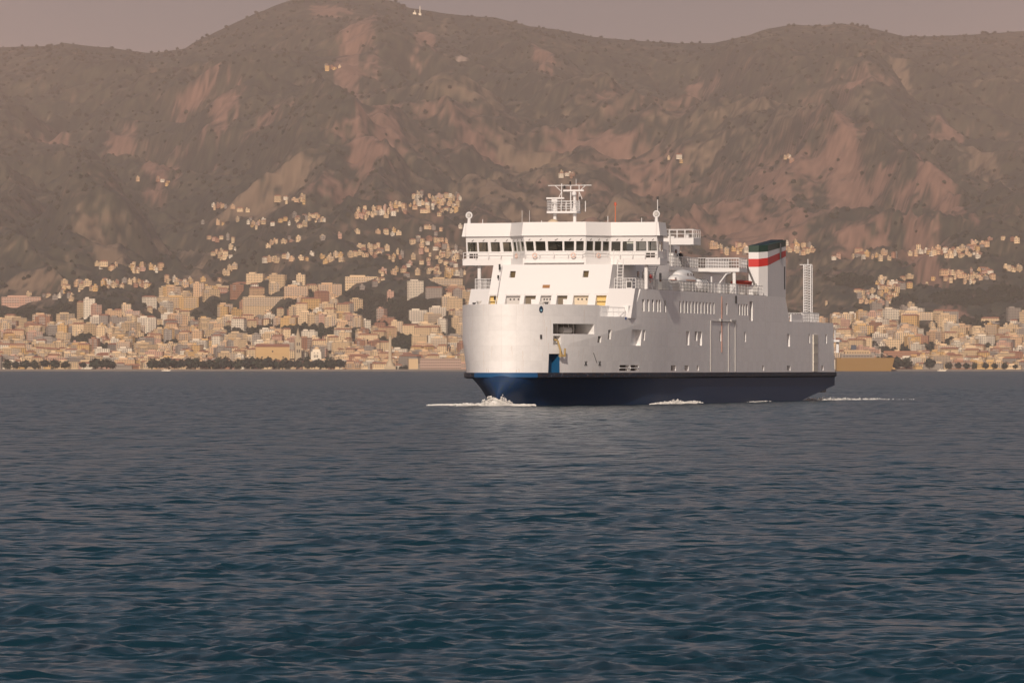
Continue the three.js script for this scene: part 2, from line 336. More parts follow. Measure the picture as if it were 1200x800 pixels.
for (const s of stations) if (s.t > 73) s.top = 11.9;
for (let z = -12; z > -66; z -= 6) stations.push({ z });
stations.push({ z: -66.8, top: 11.9 }, { z: -69, top: 9.15 }, { z: -75 }, { z: -80 }, { z: -84 }, { z: -88 }, { z: -91.5 }, { z: STERN });
function ringSolid(levelsOf, point, crease = 0.095) { // closes a two-sided stack of levels along the stations into one solid
  const n = stations.length, L = levelsOf(stations[0]).length, pos = [], uv = [];
  const P = stations.map(st => levelsOf(st).map(y => { const [x, z] = point(st, y); return [x, y, z]; }));
  let run = [0]; for (let i = 1; i < n; i++) run.push(run[i - 1] + Math.hypot(P[i][0][0] - P[i - 1][0][0], P[i][0][2] - P[i - 1][0][2]));
  const tri = (a, b, c, ua, ub, uc) => { pos.push(...a, ...b, ...c); uv.push(...ua, ...ub, ...uc); };
  const quad = (a, b, c, d, ua, ub, uc, ud) => { tri(a, b, c, ua, ub, uc); tri(a, c, d, ua, uc, ud); };
  const m = p => [-p[0], p[1], p[2]];
  for (let i = 0; i + 1 < n; i++) {
    for (let j = 0; j + 1 < L; j++) {
      const a = P[i][j], b = P[i + 1][j], c = P[i + 1][j + 1], d = P[i][j + 1];
      const ua = [run[i], a[1]], ub = [run[i + 1], b[1]], uc = [run[i + 1], c[1]], ud = [run[i], d[1]];
      quad(a, b, c, d, ua, ub, uc, ud);
      quad(m(b), m(a), m(d), m(c), ub, ua, ud, uc);
    }
    const t0 = P[i][L - 1], t1 = P[i + 1][L - 1], b0 = P[i][0], b1 = P[i + 1][0];
    quad(m(t0), t0, t1, m(t1), [0, 0], [0, 1], [1, 1], [1, 0]);
    quad(b0, m(b0), m(b1), b1, [0, 0], [0, 1], [1, 1], [1, 0]);
  }
  const e = P[n - 1];
  for (let j = 0; j + 1 < L; j++) quad(e[j], m(e[j]), m(e[j + 1]), e[j + 1], [e[j][0], e[j][1]], [-e[j][0], e[j][1]], [-e[j + 1][0], e[j + 1][1]], [e[j + 1][0], e[j + 1][1]]);
  // drop the triangles that collapse at the stem
  const p2 = [], u2 = [];
  for (let k = 0; k < pos.length; k += 9) {
    const a = V(pos[k], pos[k + 1], pos[k + 2]), b = V(pos[k + 3], pos[k + 4], pos[k + 5]), c = V(pos[k + 6], pos[k + 7], pos[k + 8]);
    if (b.clone().sub(a).cross(c.clone().sub(a)).length() > 1e-7) { p2.push(...pos.slice(k, k + 9)); u2.push(...uv.slice(k / 9 * 6, k / 9 * 6 + 6)); }
  }
  const g = new THREE.BufferGeometry();
  g.setAttribute('position', new THREE.Float32BufferAttribute(p2, 3)); g.setAttribute('uv', new THREE.Float32BufferAttribute(u2, 2));
  return toCreasedNormals(g, crease);
}
const upper = ringSolid(st => { const top = topAt(st), knee = st.t !== undefined ? kneeAt(st.t) : 8.3; return [BELT, (BELT + knee) / 2, knee, knee + (top - knee) * 0.5, top]; }, hullAt);

// openings cut into the white hull
const onBow = (t, y) => { const [x, z] = hullAt({ t }, y), a = t * Math.PI / 180, n = Math.atan2(Math.sin(a) / HB, Math.cos(a) / HA); return { x, z, n }; };
const cuts = [], panes = [];
function cutBow(t0, t1, y0, y1, deep, pane) {
  const A = onBow(t0, (y0 + y1) / 2), B = onBow(t1, (y0 + y1) / 2), w = Math.hypot(A.x - B.x, A.z - B.z), n = Math.atan2(-(B.z - A.z), B.x - A.x);
  const nx = Math.sin(n), nz = Math.cos(n), cx = (A.x + B.x) / 2, cz = (A.z + B.z) / 2;
  cuts.push(box(w, y1 - y0, deep * 2, cx, (y0 + y1) / 2, cz, n));
  if (pane) panes.push([pane, w, y1 - y0, cx - nx * (deep - 0.05), (y0 + y1) / 2, cz - nz * (deep - 0.05), n]);
  return { cx, cz, nx, nz, n, w };
}
function cutSide(z0, z1, y0, y1, deep, pane) { // z0 > z1
  const zc = (z0 + z1) / 2, xs = z0 > HC ? hullAt({ t: Math.acos(Math.min(1, (zc - HC) / HA)) * 180 / Math.PI }, (y0 + y1) / 2)[0] : hullAt({ z: zc }, (y0 + y1) / 2)[0];
  cuts.push(box(deep * 2, y1 - y0, z0 - z1, xs, (y0 + y1) / 2, zc));
  if (pane) panes.push([pane, z0 - z1, y1 - y0, xs - deep + 0.05, (y0 + y1) / 2, zc, Math.PI / 2]);
}
const slots = [];
for (const [z0, z1, n] of [[0.84, -4.2, 4], [-5.2, -7.5, 2], [-14.4, -30.1, 11], [-34.2, -36.4, 2], [-42.7, -46.7, 4]]) for (let i = 0; i < n; i++) { const z = z0 + (z1 - z0) * i / (n - 1); slots.push(z); cutSide(z + 0.36, z - 0.36, 9.62, 10.86, 0.2, 'window_pane'); }
cutSide(-47.9, -49.6, 9.05, 11.2, 0.9, 'door');
cutSide(4.3, 1.2, 6.08, 7.72, 0.45, null);
cutSide(0.7, 0.0, 6.6, 7.7, 0.3, 'window_pane');
cutSide(-17.2, -18.7, 6.2, 7.7, 0.45, null);
cutSide(-21.2, -22.4, 6.7, 7.7, 0.4, 'window_pane'); cutSide(-22.8, -24.6, 6.2, 7.7, 0.45, null);
for (const z of [-33.0, -45.3, -79.6, -89.2]) cutSide(z, z - 0.8, 6.7, 7.78, 0.3, 'window_pane');
cutSide(-67.6, -69.2, 6.25, 7.72, 0.4, null);
for (const [z0, z1] of [[-10.9, -13.0], [-16.8, -18.6], [-22.3, -23.2], [-54.5, -55.4], [-67.6, -69.5], [-86.8, -88.0]]) cutSide(z0, z1, 3.5, 4.06, 0.5, 'freeing_port_shade');
cutBow(63.8, 69.2, 3.5, 4.08, 0.5, 'freeing_port_shade'); cutBow(70.0, 74.6, 3.5, 4.08, 0.5, 'freeing_port_shade');
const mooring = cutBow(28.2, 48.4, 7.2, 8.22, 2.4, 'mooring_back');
const hawse = cutBow(28.3, 32.0, 6.1, 7.0, 0.7, 'hawse_plate');
const pilot = cutBow(26.4, 32.0, 3.0, 5.2, 1.0, null);
cutBow(55.6, 57.2, 6.7, 7.65, 0.3, 'window_pane'); 
cutBow(50.4, 52.2, 6.35, 7.0, 0.25, 'window_pane');
{ const A = onBow(51.1, 9.5), B = onBow(66.4, 9.5); cuts.push(box(3.4, 3, Math.hypot(A.x - B.x, A.z - B.z), (A.x + B.x) / 2, 10.5, (A.z + B.z) / 2, Math.atan2(A.x - B.x, A.z - B.z))); }
{ const A = onBow(51.1, 9.5), B = onBow(66.4, 9.5); cuts.push(box(3.4, 3, Math.hypot(A.x - B.x, A.z - B.z), -(A.x + B.x) / 2, 10.5, (A.z + B.z) / 2, -Math.atan2(A.x - B.x, A.z - B.z))); }
const ev = new Evaluator(); ev.attributes = ['position', 'normal', 'uv']; ev.useGroups = false;
const hull = (() => {
  const a = new Brush(upper), b = new Brush(join(cuts)); a.updateMatrixWorld(); b.updateMatrixWorld();
  return ev.evaluate(a, b, SUBTRACTION).geometry;
})();
const hullMesh = part(ferry, 'hull', hull, WHITE, { label: 'white painted upper hull with rounded bow' });
for (const [kind, w, h, x, y, z, n] of panes) part(hullMesh, kind, box(w - 0.004, h - 0.004, 0.04, x, y, z, n), kind === 'freeing_port_shade' ? std(rgb(0.05, 0.035, 0.03), 0.8) : kind === 'hawse_plate' ? greyPaint : darkPane);  // freeing port backs are painted dark, as the shade deep in the holes
{ // inside the mooring deck opening: frames and a winch; the bar across the freeing ports
  for (const k of [-0.42, -0.3, -0.12, 0.02, 0.14, 0.27]) part(hullMesh, 'frame_post', box(0.16, 1.0, 0.5, mooring.cx + k * mooring.w * Math.cos(mooring.n) - mooring.nx * 1.6, 7.71, mooring.cz - k * mooring.w * Math.sin(mooring.n) - mooring.nz * 1.6, mooring.n), greyPaint);
  const wdr = new THREE.CylinderGeometry(0.32, 0.32, 1.5, 14); wdr.rotateZ(Math.PI / 2); wdr.rotateY(mooring.n); wdr.translate(mooring.cx - mooring.nx * 1.0, 7.56, mooring.cz - mooring.nz * 1.0);
  part(hullMesh, 'mooring_winch', wdr, greyPaint);
  for (const t of [66.5, 72.3]) { const q = onBow(t, 3.8); part(hullMesh, 'port_bar', box(2.6, 0.1, 0.08, q.x, 3.79, q.z, Math.atan2(Math.sin(t * Math.PI / 180) / HB, Math.cos(t * Math.PI / 180) / HA)), WHITE); }
  const [px, pz] = [pilot.cx - pilot.nx * 0.93, pilot.cz - pilot.nz * 0.93];
  part(hullMesh, 'shell_door', box(pilot.w - 0.01, 2.19, 0.06, px, 4.1, pz, pilot.n), std(rgb(0.01, 0.075, 0.16), 0.4), { label: 'blue inner door of the shell recess' });
  const liner = std(rgb(0.008, 0.085, 0.20), 0.45), lx = Math.cos(pilot.n) * (pilot.w / 2 - 0.03), lz = -Math.sin(pilot.n) * (pilot.w / 2 - 0.03);
  part(hullMesh, 'recess_liner', box(0.03, 2.19, 0.96, pilot.cx + lx - pilot.nx * 0.42, 4.1, pilot.cz + lz - pilot.nz * 0.42, pilot.n), liner);
  // anchor on its chain
  const hx = hawse.cx + hawse.nx * 0.1, hz = hawse.cz + hawse.nz * 0.1, rx = Math.cos(hawse.n), rz = -Math.sin(hawse.n);
  part(ferry, 'anchor', [bar([hx, 6.5, hz], [hx + rx * 0.35 + hawse.nx * 0.25, 5.0, hz + rz * 0.35 + hawse.nz * 0.25], 0.1), bar([hx - hawse.nx * 0.8, 6.7, hz - hawse.nz * 0.8], [hx, 6.5, hz], 0.1), box(0.75, 0.22, 0.3, hx + rx * 0.37 + hawse.nx * 0.28, 5.0, hz + rz * 0.37 + hawse.nz * 0.28, hawse.n),
    bar([hx + rx * 0.05 + hawse.nx * 0.3, 4.98, hz + rz * 0.05 + hawse.nz * 0.3], [hx + rx * 0.02 + hawse.nx * 0.34, 5.75, hz + rz * 0.02 + hawse.nz * 0.34], 0.1), bar([hx + rx * 0.7 + hawse.nx * 0.3, 4.98, hz + rz * 0.7 + hawse.nz * 0.3], [hx + rx * 0.72 + hawse.nx * 0.34, 5.75, hz + rz * 0.72 + hawse.nz * 0.34], 0.1)], ochre, { label: 'ochre anchor hanging under its hawse pocket' });
  // oval emblem and the small white and black thruster marks
  const em = onBow(22.2, 9.6), eg = new THREE.CylinderGeometry(0.3, 0.3, 0.05, 22); eg.rotateX(Math.PI / 2); eg.scale(0.85, 1.15, 1); eg.rotateY(em.n); eg.translate(em.x, 9.62, em.z);
  const emb = part(hullMesh, 'emblem', eg, std(rgb(0.008, 0.03, 0.07), 0.5));
  const ec = new THREE.CylinderGeometry(0.1, 0.1, 0.05, 12); ec.rotateX(Math.PI / 2); ec.rotateY(em.n); ec.translate(em.x + 0.03 * Math.sin(em.n), 9.54, em.z + 0.03 * Math.cos(em.n));
  part(emb, 'emblem_centre', ec, std(rgb(0.25, 0.5, 0.62), 0.5));
  for (const t of [45.7, 52.9]) { const q = onBow(t, 4.22), g = []; for (const a of [0.8, -0.8]) { const b = box(0.12, 0.62, 0.03, 0, 0, 0); b.rotateZ(a); b.rotateY(q.n); b.translate(q.x + 0.02 * Math.sin(q.n), 4.25, q.z + 0.02 * Math.cos(q.n)); g.push(b); } part(hullMesh, 'thruster_mark', g, darkGrey, { kind: 'stuff' }); }
  const a = onBow(49, 5.3), b = onBow(51.4, 4.3); part(hullMesh, 'painted_line', bar([a.x, 5.3, a.z], [b.x, 4.3, b.z], 0.035), darkGrey);
  const s = onBow(22, 6.9); part(hullMesh, 'towing_eye', box(0.2, 0.42, 0.2, s.x, 6.9, s.z, s.n), darkGrey);
}
{ // lower hull: fine at the waterline forward, cut up at the stern
  const BOT = st => st.z === undefined || st.z > -66 ? -1.6 : st.z > -76 ? -1.6 + 1.7 * (-66 - st.z) / 10 : 0.1 + 1.65 * (-76 - st.z) / 18.5;
  const TOPY = BELT - 0.004;
  const low = (st, y) => {
    const [x1, z1] = hullAt(st, BELT), f = Math.max(0, Math.min(1, (y + 0.3) / (BELT + 0.3)));
    if (st.t === undefined) { const q = smooth(7, 20, -st.z); return [x1 * (0.955 + 0.045 * Math.max(q, f)), z1 - 0]; }
    const a = st.t * Math.PI / 180, w = Math.pow(f, 1.35), zw = HC + (HA + 2.2) * Math.cos(a), xw = 0.955 * HB * Math.pow(1 - Math.pow(Math.cos(a), 1.55), 1.25) - 0.15;
    return [Math.max(0, Math.min(x1, xw + (x1 - xw) * w)), zw + (z1 - zw) * w];
  };
  const g = ringSolid(st => { const b = BOT(st); return [0, 0.25, 0.42, 0.55, 0.68, 0.8, 0.9, 1].map(k => b + (TOPY - b) * k); }, low, 0.5);
  part(ferry, 'lower_hull', g, navy, { label: 'dark blue lower hull' });
  // rubbing strake round the belt line
  const ring = stations.map(st => { const p = hullAt(st, BELT); return p; });
  const s1 = [], line = [...ring.map(p => [-p[0], p[1]]).reverse(), ...ring.slice(1)];
  const pos = [], uv = []; let run = 0;
  const prof = [[0.03, 3.32], [0.24, 3.27], [0.26, 2.86], [0.02, 2.72], [-0.2, 2.72], [-0.2, 3.32]];
  const off = line.map((p, i) => { const a = line[Math.max(0, i - 1)], b = line[Math.min(line.length - 1, i + 1)], l = Math.hypot(b[0] - a[0], b[1] - a[1]); return [-(b[1] - a[1]) / l * -1, (b[0] - a[0]) / l * -1].map(v => -v); });
  for (let i = 0; i + 1 < line.length; i++) {
    const l = Math.hypot(line[i + 1][0] - line[i][0], line[i + 1][1] - line[i][1]);
    const at = (k, o) => { const s = Math.sign(off[k][0] * line[k][0] + off[k][1] * (line[k][1] + 30)) || 1; return [line[k][0] + off[k][0] * s * o[0], o[1], line[k][1] + off[k][1] * s * o[0]]; };
    for (let j = 0; j + 1 < prof.length; j++) {
      const a = at(i, prof[j]), b = at(i + 1, prof[j]), c = at(i + 1, prof[j + 1]), d = at(i, prof[j + 1]);
      pos.push(...a, ...d, ...c, ...a, ...c, ...b);
      uv.push(run, j * 0.5, run, j * 0.5 + 0.5, run + l, j * 0.5 + 0.5, run, j * 0.5, run + l, j * 0.5 + 0.5, run + l, j * 0.5);
    }
    run += l;
  }
  const sg = new THREE.BufferGeometry(); sg.setAttribute('position', new THREE.Float32BufferAttribute(pos, 3)); sg.setAttribute('uv', new THREE.Float32BufferAttribute(uv, 2)); sg.computeVertexNormals();
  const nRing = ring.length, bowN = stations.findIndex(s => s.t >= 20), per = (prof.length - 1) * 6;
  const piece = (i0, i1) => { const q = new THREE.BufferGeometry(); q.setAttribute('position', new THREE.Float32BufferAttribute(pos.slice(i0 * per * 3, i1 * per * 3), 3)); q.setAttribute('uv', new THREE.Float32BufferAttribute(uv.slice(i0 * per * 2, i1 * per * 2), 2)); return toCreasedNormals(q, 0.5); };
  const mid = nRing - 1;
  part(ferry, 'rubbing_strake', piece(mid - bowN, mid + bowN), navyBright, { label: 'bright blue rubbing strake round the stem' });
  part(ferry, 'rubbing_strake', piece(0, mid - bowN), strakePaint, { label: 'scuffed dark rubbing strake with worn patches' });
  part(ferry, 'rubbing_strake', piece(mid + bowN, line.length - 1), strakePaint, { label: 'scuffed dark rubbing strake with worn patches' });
  part(ferry, 'skeg', hexa([[7.2, 0.9, -94.4], [8.2, 0.9, -94.4], [8.2, 0.9, -92.2], [7.2, 0.9, -92.2], [7.2, 1.7, -94.9], [8.2, 1.7, -94.9], [8.2, 1.9, -91.4], [7.2, 1.9, -91.4]]), darkGrey);
}
{ // deckhouse front below the bridge: raked, with its mooring-deck openings
  const zf = y => 3.6 + (14.4 - y) * 0.6;
  const y0 = 8.9, y1 = 11.95, ycut = [10.2, 11.25];
  const body = (() => {
    const ring = y => [[-8.75, zf(y) - 1.4], [-6.35, zf(y)], [6.35, zf(y)], [8.75, zf(y) - 1.4], [8.75, -7], [-8.75, -7]];
    const a = ring(y0), b = ring(y1), pos = [];
    const tri = (p, q, r) => pos.push(...p, ...q, ...r), L = (p, y) => [p[0], y, p[1]];
    for (let i = 0; i < 6; i++) { const j = (i + 1) % 6; tri(L(a[i], y0), L(a[j], y0), L(b[j], y1)); tri(L(a[i], y0), L(b[j], y1), L(b[i], y1)); }
    for (let i = 1; i < 5; i++) { tri(L(b[0], y1), L(b[i], y1), L(b[i + 1], y1)); tri(L(a[0], y0), L(a[i + 1], y0), L(a[i], y0)); }
    const g = new THREE.BufferGeometry(); g.setAttribute('position', new THREE.Float32BufferAttribute(pos, 3)); g.setAttribute('uv', new THREE.Float32BufferAttribute(pos.filter((_, i) => i % 3 < 2), 2)); g.computeVertexNormals(); return g;
  })();
  const holes = [[-6.25, -5.35, 0], [-4.5, -2.95, 1], [-2.5, -1.3, 2], [-0.8, 0.35, 1], [0.95, 2.05, 2], [2.7, 4.3, 3], [5.1, 6.2, 0]];
  const c = holes.map(([a, b]) => span(a, b, 10.0, 11.22, zf(11.2) - 0.45, zf(10) + 0.6));
  const A = new Brush(body), Bq = new Brush(join(c)); A.updateMatrixWorld(); Bq.updateMatrixWorld();
  const dh = part(ferry, 'deckhouse', ev.evaluate(A, Bq, SUBTRACTION).geometry, white, { label: 'white deckhouse above the bow bulwark' });
  const backs = [std(rgb(0.62, 0.46, 0.18), 0.6), std(rgb(0.5, 0.48, 0.46), 0.6), std(rgb(0.16, 0.13, 0.09), 0.6), std(rgb(0.58, 0.5, 0.38), 0.6)];
  for (const [a, b, k] of holes) {
    part(dh, 'opening_panel', span(a + 0.003, b - 0.003, 10.003, 11.217, zf(11.2) - 0.445, zf(11.2) - 0.40), backs[k]);
    if (k === 0) part(dh, 'shelf', span(a + 0.004, b - 0.004, 10.66, 10.74, zf(11.2) - 0.395, zf(11.2) - 0.1), std(rgb(0.75, 0.6, 0.3), 0.6));
    if (k === 2) part(dh, 'inner_box', span(a + 0.55 * (b - a), b - 0.1, 10.1, 10.85, zf(11.2) - 0.395, zf(11.2) - 0.1), white);
    if (k === 3 || k === 1) for (const q of [0.25, 0.5, 0.8]) part(dh, 'gauge', (() => { const g = new THREE.CylinderGeometry(0.09, 0.09, 0.06, 10); g.rotateX(Math.PI / 2); g.translate(a + q * (b - a), 10.85, zf(11.2) - 0.37); return g; })(), darkGrey);
    part(dh, 'drip_strip', span(a - 0.12, b + 0.12, 11.34, 11.4, zf(11.37) - 0.1, zf(11.37) + 0.09), white);
  }
  for (const [x, y, z, r] of [[-8.0, 10.2, 5.0, 0.22], [-7.4, 10.35, 5.3, 0.3], [0.1, 10.2, 8.5, 0.26], [0.6, 10.2, 8.5, 0.22]]) part(dh, 'mooring_bitt', [cyl(r * 0.7, r * 0.7, 0.55, x, y - 0.3, z, 10), cyl(r, r, 0.14, x, y + 0.2, z, 10)], r > 0.25 ? greyPaint : darkGrey);
  // raked block that carries the bridge
  const zb = y => zf(y) + 0.01;
  const block = hexa([[-6.35, 11.952, zb(11.95)], [6.35, 11.952, zb(11.95)], [6.35, 11.952, -6.5], [-6.35, 11.952, -6.5], [-6.35, 14.45, zb(14.45)], [6.35, 14.45, zb(14.45)], [6.35, 14.45, -6.5], [-6.35, 14.45, -6.5]]);
  const C = new Brush(block), D = new Brush(join([[-4.45, -3.85], [3.35, 3.95]].map(([a, b]) => span(a, b, 13.1, 13.78, zf(13.8) - 0.3, zf(13) + 0.5)))); C.updateMatrixWorld(); D.updateMatrixWorld();
  const bl = part(ferry, 'bridge_support', ev.evaluate(C, D, SUBTRACTION).geometry, white, { label: 'raked white block under the bridge' });
  for (const [a, b] of [[-4.45, -3.85], [3.35, 3.95]]) part(bl, 'window_pane', span(a + 0.003, b - 0.003, 13.103, 13.777, zf(13.8) - 0.295, zf(13.8) - 0.25), std(rgb(0.10, 0.075, 0.035), 0.15));
  part(bl, 'name_board', (() => { const g = box(0.75, 0.36, 0.05, 0, 0, 0); g.rotateX(-Math.atan(0.6)); g.translate(-0.35, 11.85 + 0.32, zf(12.17) + 0.05); return g; })(), teak);
  // signal lights on a pole up the front
  part(bl, 'light_pole', bar([-5.35, 10.2, zf(10.2) + 0.5], [-5.35, 14.35, zf(14.3) + 0.25], 0.04), white);
  for (const [y, h] of [[13.9, 0.6], [13.0, 0.35], [10.75, 0.45]]) part(bl, 'signal_light', cyl(0.1, 0.1, h, -5.5, y, zf(y) + 0.42, 10), black);
  // promenade under the bridge wings
  const rl = (pts, ...a) => part(ferry, 'railing', railing(pts, ...a), white, { kind: 'stuff' });
  rl([[6.4, 3.0], [8.55, 2.7], [8.6, -7]], 11.95, 1.05, 1.4, 3, 0.32);
  rl([[-6.4, 3.0], [-8.55, 2.7], [-8.6, -7]], 11.95, 1.05, 1.4, 3, 0.32);
  part(ferry, 'promenade_deck', span(-9.15, 9.15, 11.9, 11.97, -66, -6.9), greyPaint);
  for (const s of [-1, 1]) { part(ferry, 'wing_post', span(s * 8.95 - 0.16, s * 8.95 + 0.16, 11.95, 14.45, -0.6, -0.25), white); }
  part(ferry, 'speaker_box', [box(0.62, 0.75, 0.5, 8.0, 12.35, 3.0)], white); part(ferry, 'speaker_grille', box(0.48, 0.6, 0.03, 8.02, 12.35, 3.27), darkGrey);
  part(ferry, 'ladder', [bar([6.55, 11.95, 2.6], [6.55, 15.0, 2.2], 0.05), bar([7.15, 11.95, 2.6], [7.15, 15.0, 2.2], 0.05), ...Array.from({ length: 9 }, (_, i) => bar([6.55, 12.2 + i * 0.32, 2.55 - i * 0.042], [7.15, 12.2 + i * 0.32, 2.55 - i * 0.042], 0.03))], white, { kind: 'stuff' });
  part(ferry, 'hanging_lamp_mast', [bar([6.3, 14.5, 2.9], [6.3, 16.0, 2.9], 0.035)], white);
  // mooring platform in the bulwark gap
  const m0 = onBow(53, 9.0), m1 = onBow(65, 9.0);
  part(ferry, 'gap_railing', railing([[m0.x - 0.15, m0.z], [m1.x - 0.15, m1.z]], 9.0, 0.95, 1.6, 2), white, { kind: 'stuff' });
  part(ferry, 'gap_wedge', hexa([[m0.x + 0.6, 8.72, m0.z - 4.4], [m1.x + 0.05, 8.72, m1.z], [m1.x - 1, 8.72, m1.z - 0.3], [m0.x - 0.4, 8.72, m0.z - 4.7], [m0.x + 0.62, 8.99, m0.z - 4.4], [m1.x + 0.07, 8.99, m1.z], [m1.x - 1, 8.99, m1.z - 0.3], [m0.x - 0.4, 8.99, m0.z - 4.7]]), std(rgb(0.02, 0.07, 0.28), 0.5));
}
{ // the bridge
  const F = [[-10.25, 0], [-5.2, 0], [-3.2, 2.7], [3.2, 2.7], [5.2, 0], [10.25, 0]].map(p => p), back = -2.6;
  const sill = 15.88, head = 16.86, floor = 14.95, eave = 17.5;
  const g = [];
  const segs = [[0, 4, [0.03, 0.235, 0.27, 0.47, 0.53, 0.73, 0.79, 0.975]], [1, 3, [0.06, 0.30, 0.37, 0.62, 0.69, 0.95]], [2, 5, [0.02, 0.15, 0.18, 0.345, 0.385, 0.625, 0.655, 0.815, 0.85, 0.975]], [3, 3, [0.05, 0.31, 0.38, 0.63, 0.70, 0.94]], [4, 4, [0.02, 0.215, 0.26, 0.49, 0.54, 0.765, 0.80, 0.985]]];
  const lean = 0.16, P = (i, f) => [F[i][0] + (F[i + 1][0] - F[i][0]) * f, F[i][1] + (F[i + 1][1] - F[i][1]) * f];
  const bridge = part(ferry, 'bridge', box(20.4, 0.1, 2.5, 0, floor - 0.05, back / 2 - 0.02), white, { label: 'white wheelhouse with a band of slanted windows' });
  const add = (n, geo, m = white, o) => part(bridge, n, geo, m, o);
  const paneG = new THREE.MeshPhysicalMaterial({ color: rgb(0.86, 0.87, 0.82), roughness: 0.02, transmission: 1, thickness: 0, ior: 1.5 });
  for (const [i, n, w] of segs) {
    g.push(stretch(F, i, floor - 0.5, sill, 0, 0, 0.12), stretch(F, i, head, eave, lean, lean * 1.6, 0.12));
    for (let k = 0; k <= n; k++) { const a = k ? w[2 * k - 1] : 0, b = k < n ? w[2 * k] : 1; if (b - a > 0.002) g.push(stretch(F, i, sill, head, 0, lean, 0.12, a, b)); }
    for (let k = 0; k < n; k++) {
      const pane = add('window', stretch(F, i, sill + 0.01, head - 0.01, -0.05, lean - 0.05, 0.02, w[2 * k], w[2 * k + 1]), paneG);
      const S = shifted(F, 0.26), at = f => [S[i][0] + (S[i + 1][0] - S[i][0]) * f, S[i][1] + (S[i + 1][1] - S[i][1]) * f], m = at((w[2 * k] + w[2 * k + 1]) / 2), o = at(w[2 * k] * 0.3 + w[2 * k + 1] * 0.7);
      part(pane, 'wiper', bar([m[0], head + 0.1, m[1]], [o[0], head + 0.26, o[1]], 0.024, 5), darkGrey);
    }
    add('fascia', stretch(F, i, 17.45, 18.85, 0.5, 0.28, 0.3)); // overhanging eave
    add('ledge', stretch(F, i, 14.45, 15.15, 0.32, 0.32, 0.5));
  }
  for (const s of [-1, 1]) { // wing ends
    const x = s * 10.25;
    g.push(span(Math.min(x, x - s * 0.12), Math.max(x, x - s * 0.12), floor - 0.5, sill, back, -0.13));
    g.push(span(Math.min(x, x - s * 0.12), Math.max(x, x - s * 0.12), head, eave, back, -0.13));
    for (const z of [-0.3, -1.35, back + 0.15]) g.push(span(Math.min(x, x - s * 0.12), Math.max(x, x - s * 0.12), sill, head, z - 0.13, z + 0.13));
    add('window', span(x - s * 0.06 - 0.01, x - s * 0.06 + 0.01, sill, head, back + 0.3, -0.45), paneG);
    add('fascia', hexa(s > 0 ? [[10.2, 17.45, 0.5], [10.62, 17.45, 0.5], [10.62, 17.45, back - 0.3], [10.2, 17.45, back - 0.3], [10.2, 18.85, 0.28], [10.4, 18.85, 0.28], [10.4, 18.85, back - 0.3], [10.2, 18.85, back - 0.3]] : [[-10.62, 17.45, 0.5], [-10.2, 17.45, 0.5], [-10.2, 17.45, back - 0.3], [-10.62, 17.45, back - 0.3], [-10.4, 18.85, 0.28], [-10.2, 18.85, 0.28], [-10.2, 18.85, back - 0.3], [-10.4, 18.85, back - 0.3]]));
    add('ledge', span(s > 0 ? 10.0 : -10.58, s > 0 ? 10.58 : -10.0, 14.45, 15.15, back - 0.2, 0.319));
  }
  add('wall', g);
  const shape = new THREE.Shape(); [[-10.3, -0.2], [-5.2, -0.2], [-3.2, 2.5], [3.2, 2.5], [5.2, -0.2], [10.3, -0.2], [10.3, -back + 0.3 - 5.2 - 0.3], [-10.3, back]].slice(0, 6).forEach((p, i) => i ? shape.lineTo(p[0], p[1]) : shape.moveTo(p[0], p[1])); shape.lineTo(10.3, back); shape.lineTo(-10.3, back); shape.closePath();
  const flat = (y, h) => { const e = new THREE.ExtrudeGeometry(shape, { depth: h, bevelEnabled: false }); e.rotateX(Math.PI / 2); e.scale(1, 1, 1); e.translate(0, y, 0); return e; };
  add('roof', flat(18.8, 0.14)); add('ceiling', flat(17.52, 0.06)); add('wing_floor', flat(14.949, 0.45));
  // back wall with windows at the wings, and a console inside
  const bw = [span(-6.2, 6.2, floor, eave, back, back + 0.12)];
  for (const s of [-1, 1]) { const a = s > 0 ? 6.2 : -10.13, b = s > 0 ? 10.13 : -6.2; bw.push(span(a, b, floor, sill, back, back + 0.12), span(a, b, head, eave, back, back + 0.12)); for (const q of [0.0, 0.33, 0.66, 0.97]) bw.push(span(a + q * (b - a), a + q * (b - a) + 0.12, sill, head, back, back + 0.12)); }
  add('back_wall', bw, greyPaint);
  add('console', [span(-3.4, 3.4, floor, floor + 0.95, 1.2, 1.9), span(-9.4, -7.8, floor, floor + 0.9, -0.9, -0.4), span(7.8, 9.4, floor, floor + 0.9, -0.9, -0.4)], darkGrey, { kind: 'stuff' });
  add('chair', [span(-0.4, 0.4, floor + 0.9, floor + 1.6, 0.3, 0.45), span(-0.4, 0.4, floor + 0.5, floor + 0.62, 0.3, 0.9)], darkGrey, { kind: 'stuff' });
  // small wing windows low down
  for (const [x0, x1] of [[-9.95, -9.0], [9.0, 10.0]]) for (const k of [0, 1]) for (const r of [0, 1]) add('wing_window', span(x0 + k * (x1 - x0) / 2 + 0.03, x0 + (k + 1) * (x1 - x0) / 2 - 0.03, 15.2 + r * 0.27, 15.4 + r * 0.27, 0.003, 0.03), darkPane);
  // gallery rail with life rings
  const rail = [[-10.4, 0.62], [-5.05, 0.62], [-3.05, 3.3], [3.05, 3.3], [5.05, 0.62], [10.4, 0.62]];
  part(ferry, 'gallery_floor', span(-3.2, 3.2, 14.62, 14.68, 3.0, 3.45), white);
  part(ferry, 'gallery_railing', railing(rail, 15.15, 0.62, 1.5, 2), white, { kind: 'stuff' });
